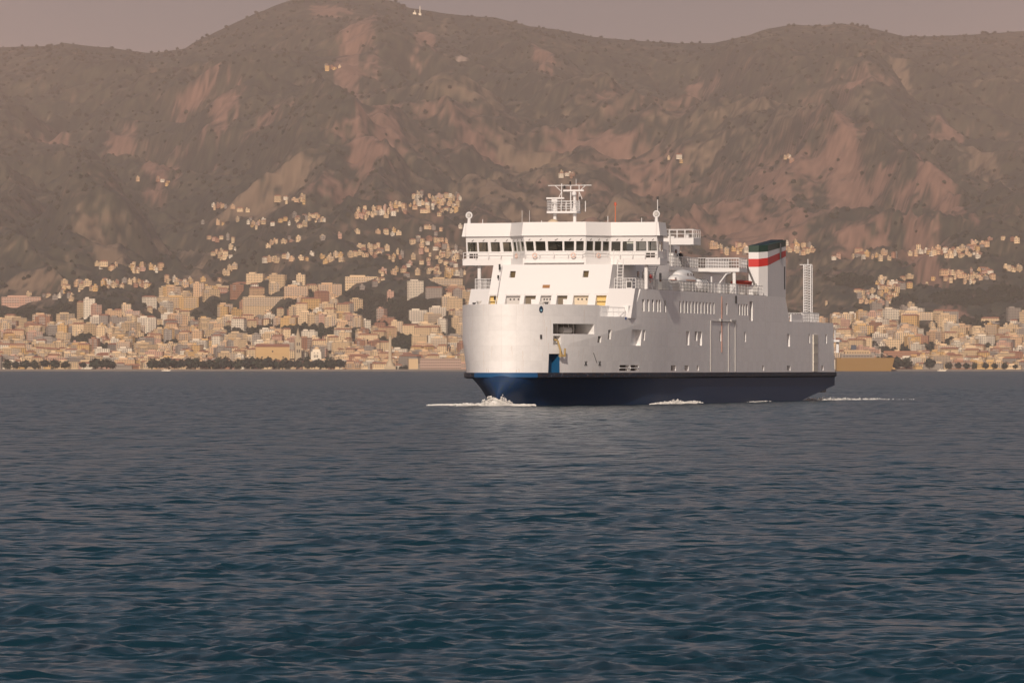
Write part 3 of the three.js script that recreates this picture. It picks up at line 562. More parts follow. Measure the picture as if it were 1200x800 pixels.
  for (const [x, z] of [[-4.4, 1.75], [-2.0, 3.36], [2.1, 3.36], [4.4, 1.75]]) { const t = new THREE.TorusGeometry(0.22, 0.055, 8, 18); t.rotateY(Math.abs(x) > 3 ? Math.sign(x) * 0.93 : 0); t.translate(x, 15.4, z); part(ferry, 'life_ring', t, std(rgb(0.7, 0.5, 0.42), 0.6)); }
}
{ // roof gear: searchlights, aerials and the radar mast
  for (const s of [-1, 1]) {
    const x = s * 10.05, t = new THREE.TorusGeometry(0.3, 0.085, 8, 22); t.translate(x, 19.68, -0.3);
    const l = part(ferry, 'searchlight', [cyl(0.2, 0.15, 0.6, x, 18.8, -0.3, 10), t], white, { kind: 'stuff' });
    const q = new THREE.CylinderGeometry(0.2, 0.2, 0.3, 14); q.rotateX(Math.PI / 2); q.translate(x, 19.68, -0.3); part(l, 'lamp_drum', q, greyPaint);
  }
  part(ferry, 'wing_mast', [bar([10.1, 19.95, -0.6], [10.1, 21.2, -0.6], 0.045), bar([10.1, 18.8, -0.6], [10.1, 20, -0.6], 0.07)], white, { kind: 'stuff' });
  part(ferry, 'mast_light', cyl(0.11, 0.11, 0.3, 10.1, 21.2, -0.6, 10), darkGrey); part(ferry, 'mast_light', cyl(0.1, 0.1, 0.26, 10.25, 20.25, -0.6, 10), darkGrey);
  const ff = [[-8.55, 19.25], [-4.3, 20.15], [-3.5, 20.15], [-2.2, 19.1], [4.9, 19.5], [8.5, 19.3]];
  for (const [x, y] of ff) part(ferry, 'aerial', bar([x, 18.8, -0.2], [x, y, -0.2], y > 20 ? 0.02 : 0.04, 6), white);
  part(ferry, 'orange_mast', [bar([5.55, 18.8, -0.8], [5.55, 20.9, -0.8], 0.05)], std(rgb(0.55, 0.16, 0.07), 0.6)); part(ferry, 'mast_beacon', cyl(0.14, 0.1, 0.35, 5.55, 20.6, -0.8, 10), std(rgb(0.5, 0.1, 0.05), 0.5));
  const mast = part(ferry, 'radar_mast', [cyl(0.2, 0.17, 1.05, -0.98, 18.8, -1, 12), cyl(0.19, 0.17, 3.2, 1.15, 18.8, -1, 12)], white, { label: 'white radar mast with platform and crossbar', kind: 'stuff' });
  part(mast, 'platform', span(-1.65, 1.55, 19.85, 20.05, -1.9, -0.2), white);
  part(mast, 'platform_railing', railing([[-1.6, -0.25], [1.5, -0.25], [1.5, -1.85], [-1.6, -1.85], [-1.6, -0.25]], 20.05, 1.05, 0.55, 4), white, { kind: 'stuff' });
  const cone = (x, h) => cyl(0.34, 0.1, h, x, 20.05, -0.9, 10);
  part(mast, 'scanner_pedestal', [cone(-0.95, 0.75), cyl(0.16, 0.24, 0.3, -0.95, 20.75, -0.9, 10), box(0.6, 0.28, 0.5, -0.95, 21.15, -0.9)], white);
  part(mast, 'radar_scanner', box(1.9, 0.16, 0.22, -0.9, 21.42, -0.9), white);
  part(mast, 'scanner_pedestal', [cone(1.15, 0.65), cyl(0.15, 0.15, 1.4, 1.15, 20.6, -0.9, 10), (() => { const g = new THREE.SphereGeometry(0.27, 12, 8); g.translate(1.15, 21.85, -0.75); return g; })()], white);
  part(mast, 'radar_scanner', box(2.2, 0.17, 0.22, 1.05, 22.2, -0.95), white);
  part(mast, 'crossbar', [bar([-1.7, 22.74, -1], [2.95, 22.74, -1], 0.05)], white);
  part(mast, 'mast_frame', [bar([-0.25, 20.05, -1], [-0.25, 22.95, -1], 0.05), bar([0.72, 20.05, -1], [0.72, 22.7, -1], 0.07), bar([1.62, 20.05, -1], [1.62, 22.74, -1], 0.05), bar([-0.95, 22.72, -1], [-0.25, 22.1, -1], 0.04), bar([2.3, 22.72, -1], [1.62, 22.1, -1], 0.04), bar([-0.6, 21.4, -1], [-0.25, 22.1, -1], 0.04), bar([1.95, 21.3, -1], [1.62, 22.1, -1], 0.04), bar([1.3, 22.74, -1], [1.3, 23.4, -1], 0.03)], white, { kind: 'stuff' });
  for (const [x, y] of [[0.72, 22.85], [0.1, 22.42], [0.9, 20.85], [1.75, 21.25], [-0.15, 20.2]]) part(mast, 'navigation_light', cyl(0.1, 0.1, 0.3, x, y, -0.8, 8), black);
  const dome = new THREE.SphereGeometry(0.5, 14, 8, 0, 6.3, 0, 1.5); dome.scale(1.2, 0.9, 1); dome.translate(-1.1, 18.8, -0.7); part(ferry, 'satellite_dome', dome, std(rgb(0.5, 0.4, 0.28), 0.6));
  part(ferry, 'mast_side_post', bar([2.35, 20.0, -0.8], [2.35, 21.1, -0.8], 0.05), white);
}
{ // houses and decks behind the bridge
  part(ferry, 'accommodation', span(-6.2, 6.2, 11.98, 17.3, -22, -6.52), WHITE);
  part(ferry, 'accommodation', span(-4.2, 4.2, 11.98, 14.4, -58, -22.01), WHITE);
  const upperHouse = part(ferry, 'accommodation', span(-3.6, 3.6, 14.87, 17.2, -38, -22.02), WHITE);
  for (const z of [-8, -10.4, -12.8, -18]) part(ferry, 'side_window', span(6.2, 6.24, 13.0, 13.9, z - 0.45, z + 0.45), darkPane);
  part(ferry, 'side_door', span(6.2, 6.25, 12.0, 13.95, -15.9, -15), greyPaint);
  for (const z of [-31.2, -36.2]) part(upperHouse, 'side_door', span(3.6, 3.64, 14.9, 16.8, z - 0.4, z + 0.4), darkGrey);
  const deck2 = part(ferry, 'boat_deck', [span(-4.55, 4.55, 14.42, 14.86, -58, -22.03), span(4.551, 9.2, 14.42, 14.86, -47, -43), span(-9.2, -4.551, 14.42, 14.86, -47, -43)], white, { kind: 'stuff' });
  part(deck2, 'railing', railing([[4.5, -22.2], [4.5, -43], [9.15, -43.05], [9.15, -46.9], [4.5, -46.9], [4.5, -58]], 14.86, 1.1, 1.2, 3, 0.3), white, { kind: 'stuff' });
  part(ferry, 'deck_post', span(8.4, 8.72, 11.97, 14.42, -43.5, -43.2), white);
  part(ferry, 'lookout_platform', [span(3.2, 6.8, 17.2, 17.35, -34.5, -31), span(3.2, 6.8, 17.35, 17.9, -31.12, -31), span(6.7, 6.8, 17.35, 17.9, -34.5, -31.13), span(-3.6, 3.2, 17.2, 17.5, -38, -22.5)], white, { kind: 'stuff' });
  part(ferry, 'lookout_railing', railing([[3.25, -31.05], [6.75, -31.05], [6.75, -34.4], [3.25, -34.4]], 17.55, 1.3, 0.85, 3), white, { kind: 'stuff' });
  part(ferry, 'lookout_locker', [box(0.7, 0.55, 0.5, 4.2, 17.85, -31.6), box(0.5, 0.7, 0.4, 5.9, 17.95, -31.6)], white, { kind: 'stuff' });
  part(ferry, 'platform_post', bar([6.2, 14.86, -22.6], [6.2, 18.3, -22.6], 0.06), greyPaint);
  part(ferry, 'wing_stair', [...Array.from({ length: 10 }, (_, i) => span(6.5, 7.6, 12.15 + i * 0.25, 12.2 + i * 0.25, -8.2 - i * 0.32, -7.9 - i * 0.32)), bar([7.6, 12.1, -7.9], [7.6, 14.6, -11.1], 0.05), bar([6.5, 12.1, -7.9], [6.5, 14.6, -11.1], 0.05)], greyPaint, { kind: 'stuff' });
  part(ferry, 'hose_cabinet', box(0.12, 0.85, 0.75, 6.28, 13.2, -13.6), red, { label: 'red fire hose cabinet' });
  part(ferry, 'bridge_wing_railing', railing([[9.9, -2.8], [9.9, -5.5], [6.3, -5.5]], 14.9, 1.15, 0.7, 3), white, { kind: 'stuff' });
  part(ferry, 'wing_walkway', span(6.2, 10.1, 14.7, 14.9, -5.7, -2.81), greyPaint);
  part(ferry, 'promenade_railing', railing([[9.1, -7], [9.1, -55.3]], 11.97, 1.05, 1.5, 3, 0.5), white, { kind: 'stuff' });
  part(ferry, 'deck_post', bar([8.9, 11.97, -30.6], [8.9, 13.7, -30.6], 0.1), white);
  part(ferry, 'davit', [bar([8.4, 11.97, -36.6], [8.4, 13.0, -36.4], 0.1), bar([8.4, 13.0, -36.4], [9.0, 14.1, -37.4], 0.09), bar([9.0, 14.1, -37.4], [9.3, 14.2, -38.2], 0.07)], white, { kind: 'stuff' });
  part(ferry, 'deck_locker', box(0.7, 1.1, 0.9, 8.8, 12.52, -42), white);
  part(ferry, 'boat_crane', [bar([8.3, 12.0, -55.0], [8.3, 13.3, -55.0], 0.22, 10), bar([8.3, 13.1, -55.0], [8.0, 15.6, -51.4], 0.13, 8), box(0.5, 0.5, 0.6, 8.0, 15.5, -51.2), box(0.6, 0.6, 0.6, 8.5, 12.6, -54.5)], greyPaint, { kind: 'stuff' });
  // funnels, one on each side
  for (const s of [-1, 1]) {
    const X = x => s * x, za = -56, zb = -67;
    const cs = (y0f, y1f, y0a, y1a, m, grow, name, parent) => {
      const o = 9.25 + grow, i = 7.35 - grow, f = za + grow, b = zb - grow, ch = 0.75;
      const ring = (yf, ya) => [[i, yf, f], [o - ch, yf, f], [o, yf + (ya - yf) * 0.12, f - 1.4], [o, ya, b], [i, ya, b]].map(p => [X(p[0]), p[1], p[2]]);
      const a = ring(y0f, y0a), t = ring(y1f, y1a), pos = [], quad = (p, q, r, u) => s > 0 ? pos.push(...p, ...q, ...r, ...p, ...r, ...u) : pos.push(...p, ...r, ...q, ...p, ...u, ...r);
      for (let k = 0; k < 5; k++) { const n = (k + 1) % 5; quad(a[k], a[n], t[n], t[k]); }
      for (let k = 1; k < 4; k++) { s > 0 ? pos.push(...t[0], ...t[k], ...t[k + 1]) : pos.push(...t[0], ...t[k + 1], ...t[k]); }
      const g = new THREE.BufferGeometry(); g.setAttribute('position', new THREE.Float32BufferAttribute(pos, 3)); g.setAttribute('uv', new THREE.Float32BufferAttribute(pos.flatMap((v, q) => q % 3 === 0 ? [pos[q + 2], pos[q + 1]] : []), 2)); g.computeVertexNormals();
      return part(parent, name, g, m);
    };
    const fn = cs(11.9, 15.2, 11.9, 16.6, white, 0, 'funnel', ferry); fn.userData.label = 'white funnel with green, white and red bands';
    cs(15.2, 16.1, 16.6, 17.3, red, 0.012, 'red_band', fn); cs(16.1, 16.85, 17.3, 17.75, white, 0.004, 'white_band', fn); cs(16.85, 17.6, 17.75, 18.45, green, 0.012, 'green_band', fn);
    part(fn, 'funnel_opening', hexa([[X(7.6), 17.3, -56.8], [X(8.5), 17.3, -56.8], [X(9.0), 17.3, -66.6], [X(7.6), 17.3, -66.6], [X(7.6), 17.68, -56.8], [X(8.5), 17.68, -56.8], [X(9.0), 18.5, -66.6], [X(7.6), 18.5, -66.6]]), black);
    part(fn, 'side_slit', box(0.03, 2.6, 0.5, X(9.26), 14.1, -66.3), black);
    part(fn, 'vent_pipe', bar([X(9.4), 16.2, -63.5], [X(9.4), 18.0, -63.5], 0.1), darkGrey);
  }
  // stern deck
  part(ferry, 'stern_bulwark', [span(8.9, 9.05, 9.15, 10.0, -77, -71)], WHITE);
  part(ferry, 'stern_railing', railing([[9.0, -77], [9.0, -86.5], [-9.0, -86.5], [-9.0, -77]], 9.15, 1.1, 1.0, 3, 0.3), white, { kind: 'stuff' });
  const lm = []; const lx = 8.1, lz = -84.6;
  for (const [a, b] of [[-0.42, -0.42], [0.42, -0.42], [0.42, 0.42], [-0.42, 0.42]]) { lm.push(bar([lx + a * 1.0, 10.3, lz + b], [lx + a, 15.9, lz + b], 0.07)); lm.push(bar([lx + a * 1.6, 9.1, lz + b * 1.6], [lx + a, 10.3, lz + b], 0.07)); }
  for (let y = 10.3; y < 16; y += 0.3) { for (const b of [-0.42, 0.42]) { lm.push(bar([lx - 0.42, y, lz + b], [lx + 0.42, y, lz + b], 0.03)); lm.push(bar([lx + b, y, lz - 0.42], [lx + b, y, lz + 0.42], 0.03), bar([lx - 0.42, y, lz + b], [lx + 0.42, y + 0.3, lz + b], 0.022)); } }
  lm.push(bar([lx - 1.0, 15.95, lz], [lx + 0.5, 15.95, lz], 0.05), bar([lx, 15.9, lz], [lx, 16.6, lz], 0.05));
  part(ferry, 'lattice_mast', lm, white, { kind: 'stuff', label: 'white lattice mast on the stern deck' });
  part(ferry, 'stern_platform', [span(8.6, 9.9, 6.9, 7.15, -95.4, -94.2), span(9.4, 9.7, 5.6, 6.9, -95, -94.7), bar([9.2, 7.15, -94.9], [9.2, 8.3, -94.9], 0.06)], white, { kind: 'stuff' });
  // side shell fittings
  const pipe = (a, b) => bar(a, b, 0.055);
  const fr = part(ferry, 'side_door_frame', [pipe([9.3, 3.4, -28.5], [9.3, 8.85, -28.5]), pipe([9.3, 3.4, -40.5], [9.3, 8.85, -40.5]), pipe([9.3, 8.87, -28.5], [9.3, 8.87, -40.5]), pipe([9.3, 3.4, -37.2], [9.3, 8.8, -37.2]), box(0.14, 0.24, 2.4, 9.32, 8.95, -39.5), box(0.16, 0.3, 0.9, 9.32, 9.0, -33.4)], greyPaint, { kind: 'stuff' });
  part(ferry, 'rust_pipe', bar([9.29, 5.5, -33.9], [9.29, 11.6, -33.9], 0.05), std(rgb(0.45, 0.24, 0.18), 0.7));
  part(ferry, 'boarding_ladder', [span(9.25, 9.36, 3.4, 7.7, -84.3, -81.9), ...[4.4, 5.5, 6.6].map(y => span(9.36, 9.42, y, y + 0.12, -84.3, -81.9))], std(rgb(0.62, 0.58, 0.5), 0.6), { kind: 'stuff' });
  part(ferry, 'deck_hatch', span(9.18, 9.3, 10.9, 11.75, -41.4, -40.6), darkGrey);
}
// loose things on board
{
  const lb = aboard(base('lifeboat', 'enclosed white lifeboat on the ferry side deck ahead of the white raft canister', 'lifeboat'), 8.0, 11.97, -20.6);
  const pr = []; for (let i = 0; i <= 16; i++) { const t = i / 16 * Math.PI; pr.push(new THREE.Vector2(Math.max(0.001, Math.pow(Math.sin(t), 0.55)), -Math.cos(t))); }
  const hullG = new THREE.LatheGeometry(pr, 20); hullG.rotateX(Math.PI / 2); hullG.scale(1.05, 0.72, 4.3); hullG.translate(0, 1.15, 0);
  part(lb, 'hull', hullG, white);
  const cab = new THREE.LatheGeometry(pr, 18); cab.rotateX(Math.PI / 2); cab.scale(0.85, 0.72, 3.1); cab.translate(0, 1.6, -0.5); part(lb, 'cabin', cab, white);
  for (const z of [1.0, -0.4, -1.6]) part(lb, 'porthole', (() => { const g = new THREE.CylinderGeometry(0.14, 0.14, 0.06, 12); g.rotateZ(Math.PI / 2); g.translate(0.82, 1.8, z - 0.2); return g; })(), darkPane);
  part(lb, 'fender', (() => { const g = new THREE.TorusGeometry(1, 0.06, 6, 30); g.rotateX(Math.PI / 2); g.scale(1.06, 1, 4.32); g.translate(0, 1.15, 0); return g; })(), std(rgb(0.55, 0.25, 0.15), 0.6));
  for (const z of [-2, 2]) part(lb, 'cradle', [span(-0.6, 0.6, 0, 0.75, z - 0.12, z + 0.12)], white);
  const rf = aboard(base('life_raft_canister', 'white barrel life raft canister with dark straps by the ferry side rail', 'life raft'), 8.2, 11.97, -28.4);
  const cg = new THREE.CapsuleGeometry(0.66, 3.4, 6, 18); cg.rotateX(Math.PI / 2); cg.translate(0, 0.76, 0); part(rf, 'canister', cg, white);
  for (const z of [-1.1, -0.4, 0.3, 1.0]) { const t = new THREE.TorusGeometry(0.67, 0.05, 6, 18); t.translate(0, 0.76, z * 1.25); part(rf, 'strap', t, darkGrey); }
  part(rf, 'cradle', [span(-0.45, 0.45, 0, 0.2, -1.3, -1.1), span(-0.45, 0.45, 0, 0.2, 1.1, 1.3)], darkGrey, { kind: 'stuff' });
  const rb = aboard(base('rescue_boat', 'orange rescue boat stowed on deck in front of the funnel', 'rescue boat'), 8.2, 12.75, -48.6);
  const rg = new THREE.LatheGeometry(pr, 18); rg.rotateX(Math.PI / 2); rg.scale(0.85, 0.42, 2.9); rg.translate(0, 0.45, 0); part(rb, 'hull', rg, orange);
  part(rb, 'tube', (() => { const g = new THREE.TorusGeometry(0.86, 0.16, 8, 30); g.rotateX(Math.PI / 2); g.scale(1, 1, 3.2); g.translate(0, 0.6, 0); return g; })(), std(rgb(0.5, 0.05, 0.02), 0.5));
  part(rb, 'cradle', [span(-0.5, 0.5, -0.78, 0.15, -1.2, -1.0), span(-0.5, 0.5, -0.78, 0.15, 1.0, 1.2)], greyPaint, { kind: 'stuff' });
  const lk = aboard(base('deck_locker', 'white deck locker beside the people on the upper deck', 'locker'), 4.0, 14.86, -32.6);
  part(lk, 'body', box(0.7, 1.35, 1.6, 0, 0.68, 0), white); part(lk, 'lid', box(0.76, 0.08, 1.66, 0, 1.4, 0), white);
}
function person(label, shirt, trousers, hair, x, y, z, turn, pose) { // a standing figure as one continuous surface
  const J = { pelvis: [0, 0.95, 0], chest: [0, 1.32, 0.02], neck: [0, 1.5, 0.02], head: [0, 1.64, 0.05], ...pose };
  const bones = [['pelvis', 'chest', 0.14, 0.155], ['chest', 'neck', 0.12, 0.06], ['neck', 'head', 0.06, 0.1], ['hipL', 'kneeL', 0.095, 0.065], ['kneeL', 'footL', 0.06, 0.045], ['hipR', 'kneeR', 0.095, 0.065], ['kneeR', 'footR', 0.06, 0.045], ['footL', 'toeL', 0.05, 0.04], ['footR', 'toeR', 0.05, 0.04], ['shL', 'elL', 0.06, 0.045], ['elL', 'haL', 0.042, 0.03], ['shR', 'elR', 0.06, 0.045], ['elR', 'haR', 0.042, 0.03], ['shL', 'shR', 0.075, 0.075], ['hipL', 'hipR', 0.11, 0.11]];
  const D = { hipL: [-0.1, 0.9, 0], hipR: [0.1, 0.9, 0], kneeL: [-0.11, 0.5, 0.03], kneeR: [0.11, 0.5, 0.02], footL: [-0.12, 0.07, 0], footR: [0.12, 0.07, 0], toeL: [-0.14, 0.045, 0.17], toeR: [0.14, 0.045, 0.17], shL: [-0.19, 1.42, 0.01], shR: [0.19, 1.42, 0.01], elL: [-0.26, 1.14, 0], elR: [0.26, 1.14, 0], haL: [-0.25, 0.88, 0.1], haR: [0.25, 0.88, 0.1] };
  const A = { ...D, ...J };
  for (const s of ['L', 'R']) { const h = V(...A['ha' + s]), e = V(...A['el' + s]), f = h.clone().sub(e).normalize(), side = s === 'L' ? -1 : 1; for (let k = 0; k < 4; k++) { A[`f${s}${k}`] = h.clone().addScaledVector(f, 0.03).add(V(0, 0, (k - 1.5) * 0.022)).toArray(); A[`g${s}${k}`] = h.clone().addScaledVector(f, 0.12 - Math.abs(k - 1.3) * 0.012).add(V(-side * 0.015, 0, (k - 1.5) * 0.024)).toArray(); bones.push([`f${s}${k}`, `g${s}${k}`, 0.011, 0.009]); } A['t' + s] = h.clone().addScaledVector(f, 0.05).add(V(-side * 0.02, 0, 0.06)).toArray(); bones.push(['ha' + s, 't' + s, 0.016, 0.01]); }
  const seg = (p, [na, nb, ra, rb]) => { const a = A[na], b = A[nb], ab = [b[0] - a[0], b[1] - a[1], b[2] - a[2]], ap = [p[0] - a[0], p[1] - a[1], p[2] - a[2]]; const h = Math.max(0, Math.min(1, (ap[0] * ab[0] + ap[1] * ab[1] + ap[2] * ab[2]) / (ab[0] ** 2 + ab[1] ** 2 + ab[2] ** 2))); return Math.hypot(ap[0] - h * ab[0], ap[1] - h * ab[1], ap[2] - h * ab[2]) - (ra + (rb - ra) * h); };
  const field = p => { let d = 9; for (const b of bones) { const s = seg(p, b), k = 0.03, h = Math.max(0, k - Math.abs(d - s)) / k; d = Math.min(d, s) - h * h * k * 0.25; } 
    const hd = Math.hypot((p[0] - A.head[0]) / 0.078, (p[1] - A.head[1]) / 0.112, (p[2] - A.head[2]) / 0.095); const hs = (hd - 1) * 0.08; d = Math.min(d, hs);
    const nose = Math.hypot(p[0] - A.head[0], p[1] - A.head[1] + 0.015, p[2] - A.head[2] - 0.1) - 0.016; return Math.min(d, nose); };
  const N = 92, mc = new MarchingCubes(N, new THREE.MeshBasicMaterial(), false, false, 90000), S = 0.95, cy = 0.88;
  mc.isolation = 0;
  for (let k = 0; k < N; k++) for (let j = 0; j < N; j++) for (let i = 0; i < N; i++) mc.field[i + j * N + k * N * N] = -field([(i / N * 2 - 1) * S, (j / N * 2 - 1) * S + cy, (k / N * 2 - 1) * S]);
  mc.update();
  const n = mc.count ?? mc.geometry.drawRange.count, pos = new Float32Array(n * 3), col = new Float32Array(n * 3);
  const skin = [0.42, 0.25, 0.17];
  for (let i = 0; i < n; i++) {
    const p = [mc.positionArray[i * 3] * S, mc.positionArray[i * 3 + 1] * S + cy, mc.positionArray[i * 3 + 2] * S]; pos.set(p, i * 3);
    const hand = Math.min(Math.hypot(p[0] - A.haL[0], p[1] - A.haL[1], p[2] - A.haL[2]), Math.hypot(p[0] - A.haR[0], p[1] - A.haR[1], p[2] - A.haR[2])) < 0.13;
    const hr = p[1] > A.head[1] + 0.045 || (p[1] > A.head[1] - 0.06 && p[2] < A.head[2] - 0.02);
    const c = p[1] > 1.52 ? (hr ? hair : skin) : hand ? skin : p[1] > 0.93 || Math.abs(p[0]) > 0.235 ? shirt : p[1] < 0.1 ? [0.02, 0.02, 0.02] : trousers;
    col.set(c, i * 3);
  }
  const g = new THREE.BufferGeometry(); g.setAttribute('position', new THREE.BufferAttribute(pos, 3)); g.setAttribute('normal', new THREE.BufferAttribute(new Float32Array(mc.normalArray.slice(0, n * 3)).map(v => v), 3)); g.setAttribute('color', new THREE.BufferAttribute(col, 3));
  g.computeVertexNormals();
  const o = new THREE.Mesh(g, std(0xffffff, 0.8, { vertexColors: true })); o.name = numbered('person'); scene.add(o); tag(o, label, 'person', 'people on the upper deck');
  return aboard(o, x, y + 0.002, z, turn);
}
const atRail = { elL: [-0.24, 1.16, 0.12], haL: [-0.16, 1.12, 0.36], elR: [0.24, 1.16, 0.12], haR: [0.16, 1.12, 0.36] };
person('person in dark clothes leaning on the rail behind the white locker', [0.03, 0.03, 0.035], [0.02, 0.02, 0.03], [0.015, 0.012, 0.01], 3.95, 14.86, -34.6, 1.2, atRail);
person('person in a dark top and cap standing under the lookout platform', [0.025, 0.025, 0.03], [0.03, 0.03, 0.035], [0.6, 0.57, 0.52], 4.05, 14.86, -36.4, 0.9, atRail);
person('person in a pale grey shirt and dark trousers, nearest the bridge', [0.55, 0.53, 0.5], [0.03, 0.03, 0.035], [0.5, 0.47, 0.43], 4.0, 14.86, -29.8, 0.4, { ...atRail, chest: [0, 1.3, 0.1], neck: [0, 1.46, 0.16], head: [0, 1.6, 0.22], shL: [-0.19, 1.38, 0.13], shR: [0.19, 1.38, 0.13] });

// ---------------------------------------------------------------- foam along the ferry
{
  const lump = new THREE.IcosahedronGeometry(1, 1); { const p = lump.attributes.position; for (let i = 0; i < p.count; i++) { const v = V(p.getX(i), p.getY(i), p.getZ(i)), k = 1 + 0.35 * noise(v.x * 2 + 9, v.y * 2 + v.z * 1.7); p.setXYZ(i, v.x * k, v.y * k, v.z * k); } lump.computeVertexNormals(); }
  const froth = std(rgb(0.72, 0.71, 0.68), 0.9);
  function foam(name, n, place) {
    const im = new THREE.InstancedMesh(lump, froth, n), m = new THREE.Matrix4();
    for (let i = 0; i < n; i++) { const [x, y, z, s, flat] = place(i / n); m.compose(V(x, y, z), new THREE.Quaternion().setFromEuler(new THREE.Euler(R(0, 6), R(0, 6), R(0, 6))), V(s, s * flat, s)); im.setMatrixAt(i, m); }
    im.name = name; im.userData = { kind: 'stuff', label: 'white foam on the water along the ferry', category: 'foam' }; scene.add(im); return aboard(im);
  }
  const ell = (a, o) => [ (9.0 * 0.93 * Math.pow(Math.max(0, 1 - Math.pow(Math.cos(a), 1.55)), 1.25)) + o * Math.sin(a) , HC + (HA + 2.2) * Math.cos(a) + o * Math.cos(a)];
  foam('bow_wave_foam', 9000, () => { // the splash at the stem and the curl running off to both sides
    const q = rnd();
    if (q < 0.3) { const r = Math.abs(R(-1, 1) + R(-1, 1)) * 1.9, a = R(0, 6.283), h = Math.max(0.05, 1.5 - r * 0.66) * Math.pow(rnd(), 1.5) * (0.75 + 0.45 * noise(r * Math.cos(a) * 1.7, 2)); return [r * Math.cos(a) * 1.15, Math.abs(h), 26.3 + r * Math.sin(a) * 0.5, 0.02 + 0.07 * rnd() * rnd(), 1]; }
    const s = rnd() < 0.5 ? -1 : 1, t = Math.pow(rnd(), 1.5), a = t * 0.62, [x, z] = ell(a, 0.25 + 1.6 * rnd() * t + R(0, 0.5)), h = 0.5 * Math.exp(-t * 3.4);
    return [s * (x + 0.1), Math.abs(R(-1, 1)) * h * 0.8 + 0.04, z, 0.05 + 0.13 * rnd() * rnd(), 0.55];
  });
  foam('side_foam', 3400, () => { const t = rnd(), z = -1 - 23 * t, w = Math.sin(Math.PI * t) * (0.55 + 0.6 * noise(z / 2.2, 5) + 0.3 * noise(z / 0.7, 9)); return [9.2 + 0.1 + R(0, 1.1) * Math.abs(w), Math.pow(rnd(), 2.2) * 0.42 * Math.abs(w) + 0.01, z + R(-0.6, 0.6), 0.03 + 0.1 * rnd() * rnd(), 0.6]; });
  foam('side_foam_001', 120, () => { const t = rnd(), z = -46 - 10 * t; return [9.2 + R(0.05, 0.8), Math.pow(rnd(), 2) * 0.22 * Math.max(0, noise(z / 1.5, 2)) + 0.005, z, 0.03 + 0.07 * rnd() * rnd(), 0.6]; });
  foam('wake_foam', 1100, () => { const t = Math.pow(rnd(), 0.9), z = -84 - 19 * t, k = noise(z / 3.5, 3) + 0.5 * noise(z / 1.2, 8); const x = R(5.5, 11) + 8 * t * rnd(); return [x, -0.02 + Math.max(0, k) * 0.55 * rnd() * (1 - 0.5 * t), z + R(-0.5, 0.5), (0.025 + 0.11 * rnd() * rnd()) * (k > 0.1 ? 1 : 0.15), 0.5]; });
  foam('bow_wave_foam_001', 1000, () => { const t = Math.pow(rnd(), 0.8); return [-1.2 - 6.8 * t + R(-0.3, 0.3), 0.03 + rnd() * 0.32 * (1 - t) * (0.6 + 0.6 * noise(t * 9, 4)), 27.0 - 5 * t + R(-0.5, 0.6), 0.04 + 0.11 * rnd() * rnd(), 0.6]; });
}

// ---------------------------------------------------------------- the town
const COLORS = [['cream', 0.78, 0.58, 0.35], ['ochre', 0.66, 0.42, 0.17], ['pink', 0.58, 0.35, 0.25], ['white', 0.80, 0.71, 0.56], ['sand', 0.62, 0.45, 0.26], ['grey', 0.30, 0.26, 0.22], ['peach', 0.68, 0.45, 0.26], ['terracotta', 0.38, 0.19, 0.11]];
const TONES = [0, 0, 0, 0, 4, 4, 4, 6, 6, 6, 3, 3, 1, 1, 2, 5, 5, 7];
const wallMats = COLORS.map(([, r, g, b]) => std(rgb(r, g, b), 0.85));
const roofMats = [std(rgb(0.30, 0.13, 0.08), 0.9), std(rgb(0.34, 0.30, 0.26), 0.9), std(rgb(0.24, 0.21, 0.19), 0.9)];
const windowMat = std(rgb(0.025, 0.022, 0.022), 0.4), slabMat = std(rgb(0.58, 0.52, 0.45), 0.8);
const COUNT = ['', 'one', 'two', 'three', 'four', 'five', 'six', 'seven', 'eight', 'nine', 'ten', 'eleven'];
